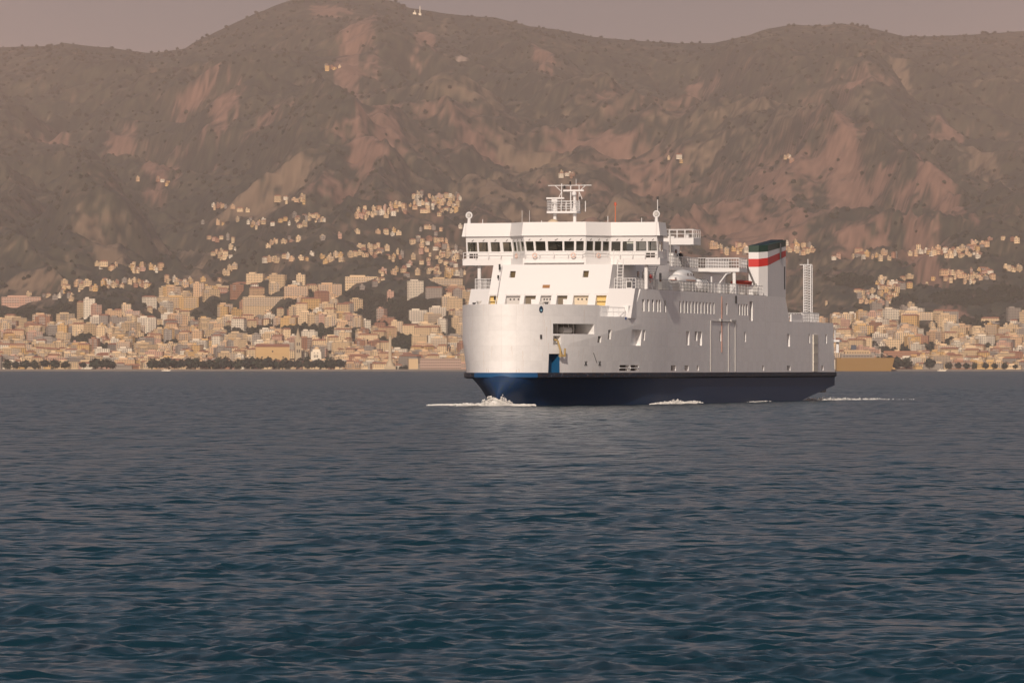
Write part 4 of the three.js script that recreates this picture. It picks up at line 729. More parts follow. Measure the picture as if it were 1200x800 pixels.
// geometry of one block of flats: walls, roof, window panes, balcony slabs, in its own axes with the front towards +z
function flats(w, h, d, storeys, style) {
  const out = { wall: [], roof: [], window: [], balcony: [] };
  out.wall.push(span(-w / 2, w / 2, -(style.foot ?? 14), h, -d / 2, d / 2));
  if (style.pitched) { const o = 0.5, r = Math.min(2.6, w * 0.22); out.roof.push(hexa([[-w / 2 - o, h, d / 2 + o], [w / 2 + o, h, d / 2 + o], [w / 2 + o, h, -d / 2 - o], [-w / 2 - o, h, -d / 2 - o], [-w / 2 + r, h + r, 0.3], [w / 2 - r, h + r, 0.3], [w / 2 - r, h + r, -0.3], [-w / 2 + r, h + r, -0.3]])); }
  else {
    out.roof.push(span(-w / 2 - 0.3, w / 2 + 0.3, h, h + 0.5, -d / 2 - 0.3, d / 2 + 0.3));
    const k = style.house; if (k > 0) out.wall.push(span(-w / 2 + w * 0.12 + k * 2, -w / 2 + w * (0.42 + 0.25 * k), h + 0.5, h + 3.1, -d * 0.3, d * 0.25));
    if (k > 0.6) out.roof.push(span(w * 0.2, w * 0.2 + 1.6, h + 0.5, h + 1.9, -1, 0.6));
  }
  const sh = h / storeys, bays = Math.max(2, Math.round(w / style.bay)), bw = w / bays, ww = bw * style.open, wh = sh * 0.52;
  const quad = (pts) => { const g = new THREE.BufferGeometry(); g.setAttribute('position', new THREE.Float32BufferAttribute([0, 1, 2, 0, 2, 3].flatMap(i => pts[i]), 3)); g.setAttribute('uv', new THREE.Float32BufferAttribute(new Array(12).fill(0), 2)); g.computeVertexNormals(); return g; };
  const pane = (x, y, z, a) => { const c = Math.cos(a), s = Math.sin(a); return quad([[-ww / 2, 0], [ww / 2, 0], [ww / 2, wh], [-ww / 2, wh]].map(([u, v]) => [x + u * c, y + v, z - u * s])); };
  const sides = Math.max(1, Math.round(d / style.bay));
  for (let k = -Math.floor(((style.foot ?? 14) - 1) / sh); k < storeys; k++) {
    const y = k * sh + sh * 0.26;
    for (let i = 0; i < bays; i++) out.window.push(pane(-w / 2 + bw * (i + 0.5), y, d / 2 + 0.07, 0));
    for (let i = 0; i < sides; i++) { const z = -d / 2 + d / sides * (i + 0.5); out.window.push(pane(w / 2 + 0.07, y, z, Math.PI / 2), pane(-w / 2 - 0.07, y, z, -Math.PI / 2)); }
    if (style.balcony && k > 0) for (const [a, b] of style.balcony) out.balcony.push(span(a * w, b * w, k * sh - 0.1, k * sh + 0.95, d / 2 + 0.02, d / 2 + 1.3));
  }
  return out;
}
const perch = (x, d, w, dep) => Math.max(...[-0.45, 0, 0.45].map(k => land(x + k * w, d + dep * 0.2))) - 0.2; // ground level a building stands on
const depthOf = (x, d, w, dep) => perch(x, d, w, dep) - Math.min(...[-0.5, 0, 0.5].map(k => land(x + k * w, d - dep * 0.6))) + 0.8; // how far its walls reach down to the lowest ground
const styleOf = (pitched) => ({ pitched, house: rnd(), bay: R(2.7, 3.8), open: R(0.4, 0.62), balcony: pitched || rnd() < 0.35 ? null : pick([[[-0.48, 0.48]], [[-0.45, -0.1], [0.1, 0.45]], [[-0.2, 0.2]], [[-0.48, -0.2]], [[0.1, 0.48]]]) });
const townStuff = { pos: [], nor: [], col: [] };
function pour(geo, c, m) { const g = plain(geo.clone()).applyMatrix4(m); townStuff.pos.push(g.attributes.position.array); townStuff.nor.push(g.attributes.normal.array); const a = new Float32Array(g.attributes.position.count * 3); for (let i = 0; i < a.length; i += 3) a.set(c, i); townStuff.col.push(a); }

const GROVES = [[20, 366, 26, 9], [105, 360, 24, 8], [440, 352, 16, 6], [420, 345, 18, 5], [1130, 350, 40, 9], [1180, 345, 24, 9], [1060, 352, 16, 6], [1000, 330, 24, 8], [349, 389, 14, 7], [412, 389, 9, 6], [250, 384, 9, 5], [120, 412, 9, 4], [395, 372, 7, 6], [60, 398, 8, 4], [300, 352, 8, 4], [1110, 402, 8, 5], [1165, 405, 9, 5], [1020, 398, 7, 4], [1000, 404, 6, 4], [30, 391, 7, 4], [200, 404, 8, 4], [520, 372, 10, 5], [445, 384, 8, 5], [287, 394, 17, 9], [255, 361, 14, 8], [315, 389, 26, 6], [374, 391, 24, 7], [432, 372, 13, 14], [478, 366, 36, 15], [470, 401, 26, 8], [530, 394, 7, 10], [160, 401, 11, 4], [207, 389, 5, 4], [75, 372, 22, 14], [100, 398, 9, 5], [1085, 395, 10, 5], [1142, 378, 16, 7], [1040, 418, 14, 12], [1062, 415, 7, 12], [1140, 386, 7, 5], [345, 360, 10, 7], [226, 372, 6, 6], [350, 342, 10, 4], [1092, 410, 9, 7], [1180, 392, 8, 4]];
const inGrove = (u, y) => GROVES.some(([a, b, p, q]) => ((u - a) / p) ** 2 + ((y - b) / q) ** 2 < 1);
const TOP = [[-40, 380], [0, 378], [45, 374], [60, 388], [92, 388], [104, 372], [140, 362], [195, 353], [260, 343], [330, 335], [400, 338], [430, 352], [460, 348], [545, 340], [700, 345], [940, 385], [965, 380], [1000, 374], [1030, 368], [1060, 364], [1110, 376], [1150, 384], [1200, 376], [1240, 376]];
const townTop = u => { let i = 0; while (i < TOP.length - 2 && TOP[i + 1][0] < u) i++; const [a, b] = [TOP[i], TOP[i + 1]]; return a[1] + (b[1] - a[1]) * (u - a[0]) / (b[0] - a[0]); };
const shownBy = (u, y) => !(u > 552 && u < 915 && y > 345) && !(u > 940 && u < 962 && y > 385);
const built = []; // [x, d, radius] already taken
const taken = (x, d, r) => built.some(b => Math.abs(b[1] - d) < (b[2] + r) * 0.8 && Math.abs(b[0] - x) < b[2] + r - 1.5);
const blocks = []; // candidate buildings

// landmarks first, so that nothing is built across them
const LAND = [], CLEAR = []; // CLEAR: nothing nearer than that depth rises above that picture height between these columns
function landmark(name, label, category, u, d, turn, make) { const x = across(u, d), g = base(name, label, category); g.position.set(x, land(x, d), -d); g.rotation.y = turn; make(g); LAND.push(g); return g; }
const mark = (u, d, r) => built.push([across(u, d), d, r]);
{
  const stone = std(rgb(0.50, 0.40, 0.27), 0.85), ochreWall = std(rgb(0.56, 0.37, 0.17), 0.85), tile = roofMats[0];
  const CD = sight(330, 423).d; mark(349, CD, 9); mark(319, CD + 10, 32); mark(371, CD - 40, 13); CLEAR.push([292, 381, 419.5, CD - 14]); mark(457, 9120, 8); mark(514, 9075, 38); mark(472, 9090, 12);
  landmark('bell_tower', 'tall stone bell tower with a pointed spire beside the ochre cathedral', 'bell tower', 349, CD, 0.15, g => {
    part(g, 'shaft', [span(-5, 5, -4, 36, -5, 5), span(-5.4, 5.4, 11, 11.6, -5.4, 5.4), span(-5.4, 5.4, 23, 23.6, -5.4, 5.4), span(-5.6, 5.6, 35.4, 36.4, -5.6, 5.6)], stone, { kind: 'stuff' });
    part(g, 'spire', (() => { const c = new THREE.ConeGeometry(6.2, 21, 4); c.rotateY(Math.PI / 4); c.translate(0, 46.9, 0); return c; })(), std(rgb(0.42, 0.33, 0.22), 0.85));
    for (const y of [14, 26]) for (const x of [-1.9, 1.9]) { part(g, 'window', span(x - 1, x + 1, y, y + 5.5, 5.0, 5.12), windowMat); part(g, 'window', span(5.0, 5.12, y, y + 5.5, x - 1, x + 1), windowMat); }
    for (const [x, z] of [[-4.6, 4.6], [4.6, 4.6], [4.6, -4.6], [-4.6, -4.6]]) part(g, 'pinnacle', (() => { const c = new THREE.ConeGeometry(1.0, 6, 4); c.translate(x, 39.3, z); return c; })(), stone);
  });
  landmark('cathedral', 'long ochre cathedral nave with a red tiled roof beside the bell tower', 'church', 319, CD + 10, 0.06, g => {
    part(g, 'wall', [span(-29, 29, -6, 24, -13, 13), span(-29.4, 29.4, 11.5, 12, -13.4, 13.4)], ochreWall, { kind: 'stuff' });
    part(g, 'roof', hexa([[-30, 24, 14], [30, 24, 14], [30, 24, -14], [-30, 24, -14], [-28, 29, 0.4], [28, 29, 0.4], [28, 29, -0.4], [-28, 29, -0.4]]), tile);
    for (const [x, y] of [[0, 16], [-18, 6], [18, 6]]) part(g, 'round_window', (() => { const c = new THREE.CylinderGeometry(1.5, 1.5, 0.3, 14); c.rotateX(Math.PI / 2); c.translate(x, y, 13.05); return c; })(), windowMat);
  });
  landmark('church', 'small pale church front with three arched windows by the bell tower', 'church', 371, CD - 40, -0.12, g => {
    part(g, 'wall', [span(-9, 9, -4, 18, -8, 8), span(-6.5, 6.5, 18, 22, -5.5, 5.5)], wallMats[3], { kind: 'stuff' });
    part(g, 'dome', (() => { const s = new THREE.SphereGeometry(4.6, 16, 8, 0, 6.3, 0, 1.57); s.translate(0, 22, 0); return s; })(), wallMats[4]);
    for (const x of [-3.6, -0.9, 1.8]) part(g, 'window', span(x, x + 1.3, 8, 12.5, 8.0, 8.1), windowMat);
    for (const x of [-3.6, 2.2]) part(g, 'window', span(x, x + 1.2, 15, 16.6, 8.0, 8.1), windowMat);
  });
  landmark('column_monument', 'slender stone harbour column with a statue on a stepped base', 'monument', 457, 9060, 0, g => {
    part(g, 'base', [span(-9, 9, -4, 5, -7, 7), (() => { const c = new THREE.CylinderGeometry(3.2, 7.5, 9, 8); c.translate(0, 9.5, 0); return c; })()], stone);
    part(g, 'shaft', cyl(2.9, 2.1, 38, 0, 14, 0, 12), stone);
    part(g, 'capital', [cyl(2.2, 3.4, 1.8, 0, 52, 0, 12)], stone);
    part(g, 'statue', [cyl(1.2, 0.9, 4.5, 0, 53.8, 0, 8), (() => { const s = new THREE.SphereGeometry(0.8, 8, 6); s.translate(0, 59, 0); return s; })(), bar([0, 57.5, 0], [1.8, 59.6, 0.3], 0.35)], ochre);
  });
  landmark('palazzo', 'long pink waterfront palazzo with four rows of windows close to the ferry bow', 'building', 516, 9075, 0.02, g => {
    const q = flats(66, 17, 16, 4, { pitched: false, house: 0, bay: 2.9, open: 0.42, balcony: null });
    part(g, 'wall', q.wall, std(rgb(0.46, 0.31, 0.24), 0.85)); part(g, 'roof', q.roof, roofMats[1]); part(g, 'window', q.window, windowMat, { kind: 'stuff' });
    for (const y of [4.2, 8.5, 12.8]) part(g, 'string_course', span(-33, 33, y - 0.2, y + 0.2, 8.0, 8.25), slabMat);
  });
  landmark('gatehouse', 'plain sand-coloured quay building beside the long pink palazzo', 'building', 484, 9070, 0.1, g => { part(g, 'wall', span(-7.5, 7.5, -3, 17, -7, 7), wallMats[4]); part(g, 'roof', span(-7.9, 7.9, 17, 17.5, -7.4, 7.4), roofMats[1]); });
  landmark('hill_church', 'domed church standing on the wooded knoll above the town', 'church', 485, sight(485, 347).d, 0, g => {
    part(g, 'drum', [cyl(11, 11, 15, 0, -3, 0, 8), cyl(8, 8, 6, 0, 12, 0, 8)], wallMats[6]);
    part(g, 'dome', (() => { const s = new THREE.SphereGeometry(8, 18, 10, 0, 6.3, 0, 1.57); s.translate(0, 18, 0); return s; })(), wallMats[2]);
    part(g, 'lantern', [cyl(1.4, 1.4, 3, 0, 25.6, 0, 8), (() => { const c = new THREE.ConeGeometry(1.6, 2.6, 8); c.translate(0, 29.9, 0); return c; })()], wallMats[3]);
    part(g, 'bell_gable', span(12, 16, -3, 22, -2, 2), wallMats[6]);
    for (let k = 0; k < 3; k++) part(g, 'window', span(-6 + k * 4.4, -4.3 + k * 4.4, 4, 8, 10.2 - Math.abs(k - 1) * 0.2, 11.1), windowMat);
  }); mark(485, sight(485, 347).d, 16);
  landmark('terraced_building', 'stepped terracotta terrace block striped by long balconies above the yellow ship', 'building', 1055, 9560, -0.1, g => {
    for (let k = 0; k < 7; k++) { part(g, 'terrace', span(-31 + k * 0.6, 31 - k * 0.6, k * 3.6 - 6, k * 3.6 + 2.6, -16, 16 - k * 3.4), wallMats[7], {}); part(g, 'window_band', span(-30 + k * 0.6, 30 - k * 0.6, k * 3.6 + 2.6, k * 3.6 + 3.6, -16, 14.5 - k * 3.4), windowMat); }
    part(g, 'roof', span(-27, 27, 24.2, 24.9, -16.5, -5), roofMats[0]);
  }); mark(1055, 9560, 36);
  landmark('tower_block', 'tall sand-coloured tower block rising from the dark wooded slope', 'building', 129, sight(129, 384).d, 0.5, g => { const q = flats(16, 32, 12, 9, { pitched: false, house: 0.7, bay: 4, open: 0.3, balcony: null }); part(g, 'wall', q.wall, wallMats[6]); part(g, 'roof', q.roof, roofMats[1]); part(g, 'window', q.window, windowMat, { kind: 'stuff' }); }); mark(129, sight(129, 384).d, 12);
  for (const [u, y, w, h, n, c, lab] of [[347, 350, 46, 20, 5, 6, 'large peach hospital block on the crest above the town centre'], [386, 348, 46, 24, 6, 6, 'tall peach block beside the hospital on the crest'], [423, 330, 62, 15, 3, 0, 'long low cream institute alone on the dark hillside'], [522, 333, 66, 14, 4, 4, 'long sand-coloured block with balcony rows just beside the ferry bridge'], [25, 357, 78, 14, 3, 2, 'long pink arcaded building on the left hillside'], [115, 378, 32, 15, 5, 3, 'white striped office block at the foot of the tower block'], [1013, 388, 44, 18, 5, 0, 'cream slab block with long balconies above the yellow ship'], [1075, 375, 60, 18, 5, 0, 'wide cream apartment block on the terrace right of the square white tower'], [1000, 376, 20, 18, 4, 3, 'square white tower house on the terrace above the yellow ship'], [212, 365, 70, 24, 6, 1, 'wide ochre apartment block on the upper edge of the town'], [155, 378, 28, 22, 7, 2, 'pink apartment tower with white balconies above the dark wood'], [172, 390, 34, 28, 8, 3, 'tall white slab block facing the strait above the left quay trees'], [310, 368, 84, 20, 5, 4, 'very wide sand-coloured apartment slab above the cathedral'], [490, 378, 34, 22, 6, 3, 'white apartment block with dark balconies standing alone below the knoll'], [316, 380, 20, 18, 5, 3, 'bright white small block above the cathedral grove'], [505, 394, 36, 22, 6, 4, 'sand apartment block below the white block on the knoll']]) {
    const p = sight(u, y); if (!p) continue;
    const g = base('apartment_building', lab, 'building', 'large apartment blocks of the town'); const sink = 0.5 * depthOf(p.x, p.d, w, 13); g.position.set(p.x, perch(p.x, p.d, w, 13) - sink, -p.d); g.rotation.y = R(-0.12, 0.2);
    const st = { pitched: false, house: rnd(), bay: 3.2, open: 0.45, foot: sink + 0.5, balcony: pick([[[-0.48, 0.48]], [[-0.45, -0.05], [0.1, 0.45]]]) }, q = flats(w, h, 13, n, st);
    part(g, 'wall', q.wall, wallMats[c]); part(g, 'roof', q.roof, roofMats[1]); part(g, 'window', q.window, windowMat, { kind: 'stuff' }); part(g, 'balcony', q.balcony, slabMat, { kind: 'stuff' });
    built.push([p.x, p.d, w / 2]);
  }
}
// the mass of blocks: rows one behind the other from the quay up the slope
for (let d = 9092; d < 11400; d += R(34, 50)) {
  for (let u = -45 + R(0, 10); u < 1245;) {
    const x = across(u, d), y = HORIZON - (land(x, d) - EYE) / d * FOCAL;
    const flat = d < 9420, w = rnd() < 0.3 ? R(9, 14) : R(14, 36), px = w / d * FOCAL;
    const mid = u + px / 2;
    if (y > townTop(mid) + R(-3, 4) && shownBy(mid, y) && !inGrove(mid, y - 2) && rnd() < (y > 415 ? 0.9 : 0.78)) {
      const storeys = d < 9200 ? Math.round(R(2, 4)) : w < 14 ? Math.round(R(2, 4)) : Math.round(R(3, 7)), xx = across(mid, d);
      const hTop = HORIZON - (land(xx, d) + storeys * 3.2 + 3 - EYE) / d * FOCAL;
      if (!taken(xx, d, w / 2) && !CLEAR.some(q => mid + px / 2 > q[0] && mid - px / 2 < q[1] && d < q[3] && hTop < q[2])) { blocks.push({ x: xx, d: d + R(-6, 6), w, storeys, h: storeys * R(3.0, 3.3), dep: R(9, 13), turn: R(-0.6, 0.75), c: pick(TONES), pitched: rnd() < 0.22, u: mid, y }); built.push([xx, d, w / 2]); }
    }
    u += px * R(1.02, 1.7);
  }
}
// villages and farms scattered over the slopes above: [u, y, half width, half height, how many]
const HAMLETS = [[510, 240, 28, 9, 60, 'the village on the spur'], [466, 246, 9, 7, 18, 'the hamlet beside the spur village'], [437, 250, 18, 4, 14, 'the hamlet left of the spur village'], [362, 256, 18, 4, 12, 'the cream farms on the left hill'], [500, 282, 24, 3, 12, 'the row under the spur village'], [433, 296, 14, 7, 12, 'the farm cluster with the tall house'], [395, 303, 8, 3, 4, 'the lone farm on the hill'], [462, 302, 10, 3, 6, 'the low row by the farm cluster'], [515, 303, 22, 14, 34, 'the village behind the bridge wing'], [525, 322, 18, 5, 14, 'the terraces under the bridge wing'], [170, 316, 18, 4, 12, 'the upper farms left'], [125, 314, 12, 3, 6, 'the white villas left'], [95, 336, 20, 5, 8, 'the orange farm cluster'], [150, 333, 30, 4, 14, 'the long farm row left'], [210, 333, 18, 4, 10, 'the yellow house row'], [262, 302, 8, 4, 4, 'the pink farmstead'], [255, 282, 20, 3, 6, 'the ochre cutting farms'], [270, 245, 22, 3, 7, 'the high left farms'], [310, 265, 20, 3, 6, 'the track farms'], [340, 236, 16, 3, 6, 'the high farms'], [50, 350, 40, 3, 6, 'the slope cottages'], [1090, 297, 14, 4, 12, 'the upper right hamlet'], [1110, 298, 6, 3, 5, 'the red cottages right'], [1135, 296, 16, 6, 20, 'the tiered right hamlet'], [1150, 288, 12, 4, 10, 'the top right hamlet'], [1125, 326, 22, 6, 34, 'the orange right hillside village'], [1152, 322, 14, 5, 14, 'the right hillside village end'], [1188, 317, 10, 2, 5, 'the far right cottages'], [1040, 340, 12, 10, 22, 'the stepped hill quarter'], [1060, 334, 9, 4, 8, 'the yellow villas right'], [1030, 352, 14, 6, 14, 'the hill road quarter'], [1012, 343, 8, 2, 4, 'the white sheds right'], [855, 293, 22, 5, 18, 'the village behind the funnel'], [935, 290, 14, 5, 14, 'the village right of the funnel'], [945, 296, 10, 3, 6, 'the row right of the funnel'], [790, 188, 10, 2, 3, 'the farms above the lookout'], [660, 205, 12, 3, 4, 'the farms above the mast'], [925, 188, 6, 2, 2, 'the high cottage pair'], [390, 80, 8, 2, 3, 'the crest houses'], [180, 215, 20, 2, 3, 'the dark valley farms'], [1020, 300, 14, 2, 4, 'the pale row right']];
const LANES = [[[195, 338], [260, 322], [330, 305], [400, 302], [470, 297], [540, 300]], [[230, 262], [330, 262], [400, 258], [450, 250], [540, 236]], [[400, 330], [450, 322], [545, 318]], [[240, 300], [320, 285], [420, 275], [540, 268]], [[965, 358], [1040, 341], [1120, 329], [1200, 314]], [[960, 303], [1040, 302], [1100, 297], [1165, 284], [1200, 280]], [[30, 352], [110, 338], [190, 334]], [[965, 372], [1010, 356], [1060, 336]], [[415, 345], [480, 310], [500, 285], [520, 240]]];
const cottages = [];
for (const lane of LANES) for (let i = 0; i + 1 < lane.length; i++) { // houses strung along the hill roads
  const [a, b] = [lane[i], lane[i + 1]], n = Math.round(Math.hypot(b[0] - a[0], b[1] - a[1]) / 4.2);
  for (let k = 0; k < n; k++) {
    if (noise(a[0] + k * 0.21, i * 3 + a[1]) < 0.05) continue;
    const t = (k + rnd()) / n, u = a[0] + (b[0] - a[0]) * t, y = a[1] + (b[1] - a[1]) * t + R(-7, 7) * rnd(), p = sight(u, y), w = R(4.5, 11); if (!p || taken(p.x, p.d, w / 2)) continue;
    built.push([p.x, p.d, w / 2]); const st = rnd() < 0.5 ? 1 : 2;
    cottages.push({ x: p.x, d: p.d, w, storeys: st, h: st * 3.1, dep: R(7, 11), turn: R(-0.4, 0.5), c: pick(TONES), pitched: rnd() < 0.45, u, y, where: 'lane' });
  }
}
for (const [u0, y0, a, b, n, where] of HAMLETS) for (let k = 0; k < n * 1.6; k++) {
  const u = u0 + a * R(-1, 1), y = y0 + b * R(-1, 1), p = sight(u, y); if (!p) continue;
  const w = R(5, 11), st = rnd() < 0.6 ? 1 : rnd() < 0.8 ? 2 : 3; if (taken(p.x, p.d, w / 2)) continue;
  built.push([p.x, p.d, w / 2]);
  cottages.push({ x: p.x, d: p.d, w: w * (rnd() < 0.15 ? 1.7 : 1), storeys: st, h: st * 3.1, dep: R(7, 11), turn: R(-0.4, 0.5), c: pick(TONES), pitched: rnd() < 0.45, u, y, where });
}
function raise(b, name, label, category, group) {
  const q = flats(b.w, b.h, b.dep, b.storeys, { ...styleOf(b.pitched), foot: Math.min(b.where ? 5 : 16, depthOf(b.x, b.d, b.w, b.dep)) }), g = base(name, label, category, group);
  g.position.set(b.x, perch(b.x, b.d, b.w, b.dep), -b.d); g.rotation.y = b.turn;
  part(g, 'wall', q.wall, wallMats[b.c]); part(g, 'roof', q.roof, roofMats[b.pitched ? 0 : 1 + (b.c & 1)]);
  part(g, 'window', q.window, windowMat, { kind: 'stuff' });
  if (q.balcony.length) part(g, 'balcony', q.balcony, slabMat, { kind: 'stuff' });
}
function heap(b) {
  const q = flats(b.w, b.h, b.dep, b.storeys, { ...styleOf(b.pitched), foot: Math.min(b.where ? 5 : 16, depthOf(b.x, b.d, b.w, b.dep)) }), m = new THREE.Matrix4().makeRotationY(b.turn).setPosition(b.x, perch(b.x, b.d, b.w, b.dep), -b.d), [, r, g, c] = COLORS[b.c];
  for (const k of q.wall) pour(k, [r, g, c], m);
  for (const k of q.roof) pour(k, b.pitched ? [0.30, 0.13, 0.08] : [0.32, 0.28, 0.25], m);
  if (q.window.length) pour(join(q.window), [0.035, 0.035, 0.04], m);
  if (q.balcony.length) pour(join(q.balcony), [0.58, 0.52, 0.45], m);
}
const ORD = ['first', 'second', 'third', 'fourth', 'fifth', 'sixth', 'seventh', 'eighth', 'ninth', 'tenth', 'eleventh', 'twelfth', 'thirteenth', 'fourteenth', 'fifteenth', 'sixteenth', 'seventeenth', 'eighteenth', 'nineteenth', 'twentieth', 'twenty-first', 'twenty-second', 'twenty-third', 'twenty-fourth'];
{ // what shows: the share of each block not hidden by those in front of it; the largest become things
  const W = 1290, skyl = new Float32Array(W).fill(1000);
  blocks.sort((a, b) => a.d - b.d);
  for (const b of blocks) {
    const half = b.w / 2 / b.d * FOCAL, top = HORIZON - (land(b.x, b.d) + b.h - EYE) / b.d * FOCAL; b.top = top; b.seen = 0;
    for (let i = Math.max(0, Math.floor(b.u - half + 45)); i <= Math.min(W - 1, b.u + half + 45); i++) { b.seen += Math.max(0, Math.min(skyl[i], b.y) - top); skyl[i] = Math.min(skyl[i], top); }
    if (b.u < 2 || b.u > 1198) b.seen *= 0.2;
    if (b.u > 535 && b.u < 975) b.seen *= 0.1;
  }
  const shown = blocks.filter(b => b.seen > 0).sort((a, b) => b.seen - a.seen), things = shown.slice(0, 280);
  const AREAS = [[-50, 60, 'near the left picture edge'], [60, 110, 'under the dark wood'], [110, 180, 'below the sand tower block'], [180, 240, 'behind the tree-lined quay'], [240, 300, 'left of the cathedral'], [300, 345, 'behind the cathedral'], [345, 400, 'around the bell tower'], [400, 440, 'left of the harbour column'], [440, 480, 'around the harbour column'], [480, 560, 'beside the ferry bow'], [560, 1000, 'behind the ferry stern'], [1000, 1035, 'behind the yellow ship'], [1035, 1075, 'around the terracotta terraces'], [1075, 1115, 'right of the terracotta terraces'], [1115, 1160, 'along the right shore'], [1160, 1260, 'near the right picture edge']];
  const TIERS = ['lowest', 'second', 'third', 'fourth', 'fifth', 'top'];
  for (const [a, b, where] of AREAS) {
    const here = things.filter(t => t.u >= a && t.u < b).sort((p, q) => q.top - p.top), rows = Math.max(1, Math.min(6, Math.round(here.length / 4)));
    for (let r = 0; r < rows; r++) here.slice(Math.floor(here.length * r / rows), Math.floor(here.length * (r + 1) / rows)).sort((p, q) => p.u - q.u).forEach((t, i) =>
      raise(t, 'town_house', `${COLORS[t.c][0]} ${COUNT[t.storeys]}-storey ${t.pitched ? 'tiled house' : 'flat-roofed block'}, ${ORD[i]} from left in ${r === rows - 1 && rows > 1 ? 'top' : TIERS[r]} row ${where}`, 'building', 'houses of the town'));
  }
  for (const b of shown.slice(280)) heap(b);
  const big = [...cottages].sort((a, b) => b.w * b.h - a.w * a.h)  .filter(c => c.where !== 'lane' && !(c.u > 545 && c.u < 780 && c.y > 255)).slice(0, 170), chosen = new Set(big);
  for (const [, , , , , where] of HAMLETS) big.filter(c => c.where === where).sort((a, b) => a.u - b.u).forEach((c, i) => raise(c, 'hillside_house', `${COLORS[c.c][0]} ${COUNT[c.storeys]}-storey ${c.pitched ? 'tiled' : 'flat-roofed'} house, ${ORD[Math.min(i, 23)]} from left in ${where}`, 'house', 'houses on the hillsides'));
  for (const c of cottages) if (!chosen.has(c)) heap(c);
  const cat = (list) => { const n = list.reduce((s, a) => s + a.length, 0), o = new Float32Array(n); let k = 0; for (const a of list) { o.set(a, k); k += a.length; } return o; };
  const g = new THREE.BufferGeometry();
  g.setAttribute('position', new THREE.BufferAttribute(cat(townStuff.pos), 3)); g.setAttribute('normal', new THREE.BufferAttribute(cat(townStuff.nor), 3)); g.setAttribute('color', new THREE.BufferAttribute(cat(townStuff.col), 3));
  const o = new THREE.Mesh(g, std(0xffffff, 0.85, { vertexColors: true })); o.name = 'distant_town_mass'; scene.add(o); tag(o, 'mass of small far houses packed between the larger town blocks', 'houses', null, 'stuff');
  console.log('blocks', blocks.length, 'shown', shown.length, 'cottages', cottages.length);
}
// ---------------------------------------------------------------- trees
function crownGeo(n, sx, sy, leaf) { // many small leaf clumps through an uneven crown
  const pos = [], nor = [];
  for (let i = 0; i < n; i++) {
    const a = R(0, 6.283), v = R(-1, 1), r = Math.pow(rnd(), 0.4) * (0.75 + 0.4 * noise(Math.cos(a) * 1.3 + 5, v * 1.5 + Math.sin(a) * 1.3)), h = Math.sqrt(1 - v * v);
    const c = V(h * Math.cos(a) * r * sx, (v * r * 0.9 + 0.05) * sy, h * Math.sin(a) * r * sx), nn = c.clone().add(V(R(-1, 1), R(-0.2, 1.2), R(-1, 1)).multiplyScalar(0.8 * sx)).normalize();
    const t = V(R(-1, 1), R(-1, 1), R(-1, 1)).cross(nn).normalize(), b = nn.clone().cross(t), s = leaf * R(0.6, 1.3);
    for (const [p, q] of [[-1, -0.8], [1, -0.6], [0.1, 1.1], [-1, -0.8], [0.1, 1.1], [-0.9, 0.7]]) { pos.push(...c.clone().addScaledVector(t, p * s).addScaledVector(b, q * s).toArray()); nor.push(nn.x, nn.y, nn.z); }
  }
  const g = new THREE.BufferGeometry(); g.setAttribute('position', new THREE.Float32BufferAttribute(pos, 3)); g.setAttribute('normal', new THREE.Float32BufferAttribute(nor, 3)); return g;
}
const leafMat = (r, g, b) => new THREE.MeshPhysicalMaterial({ color: rgb(r, g, b), roughness: 0.9, side: THREE.DoubleSide });
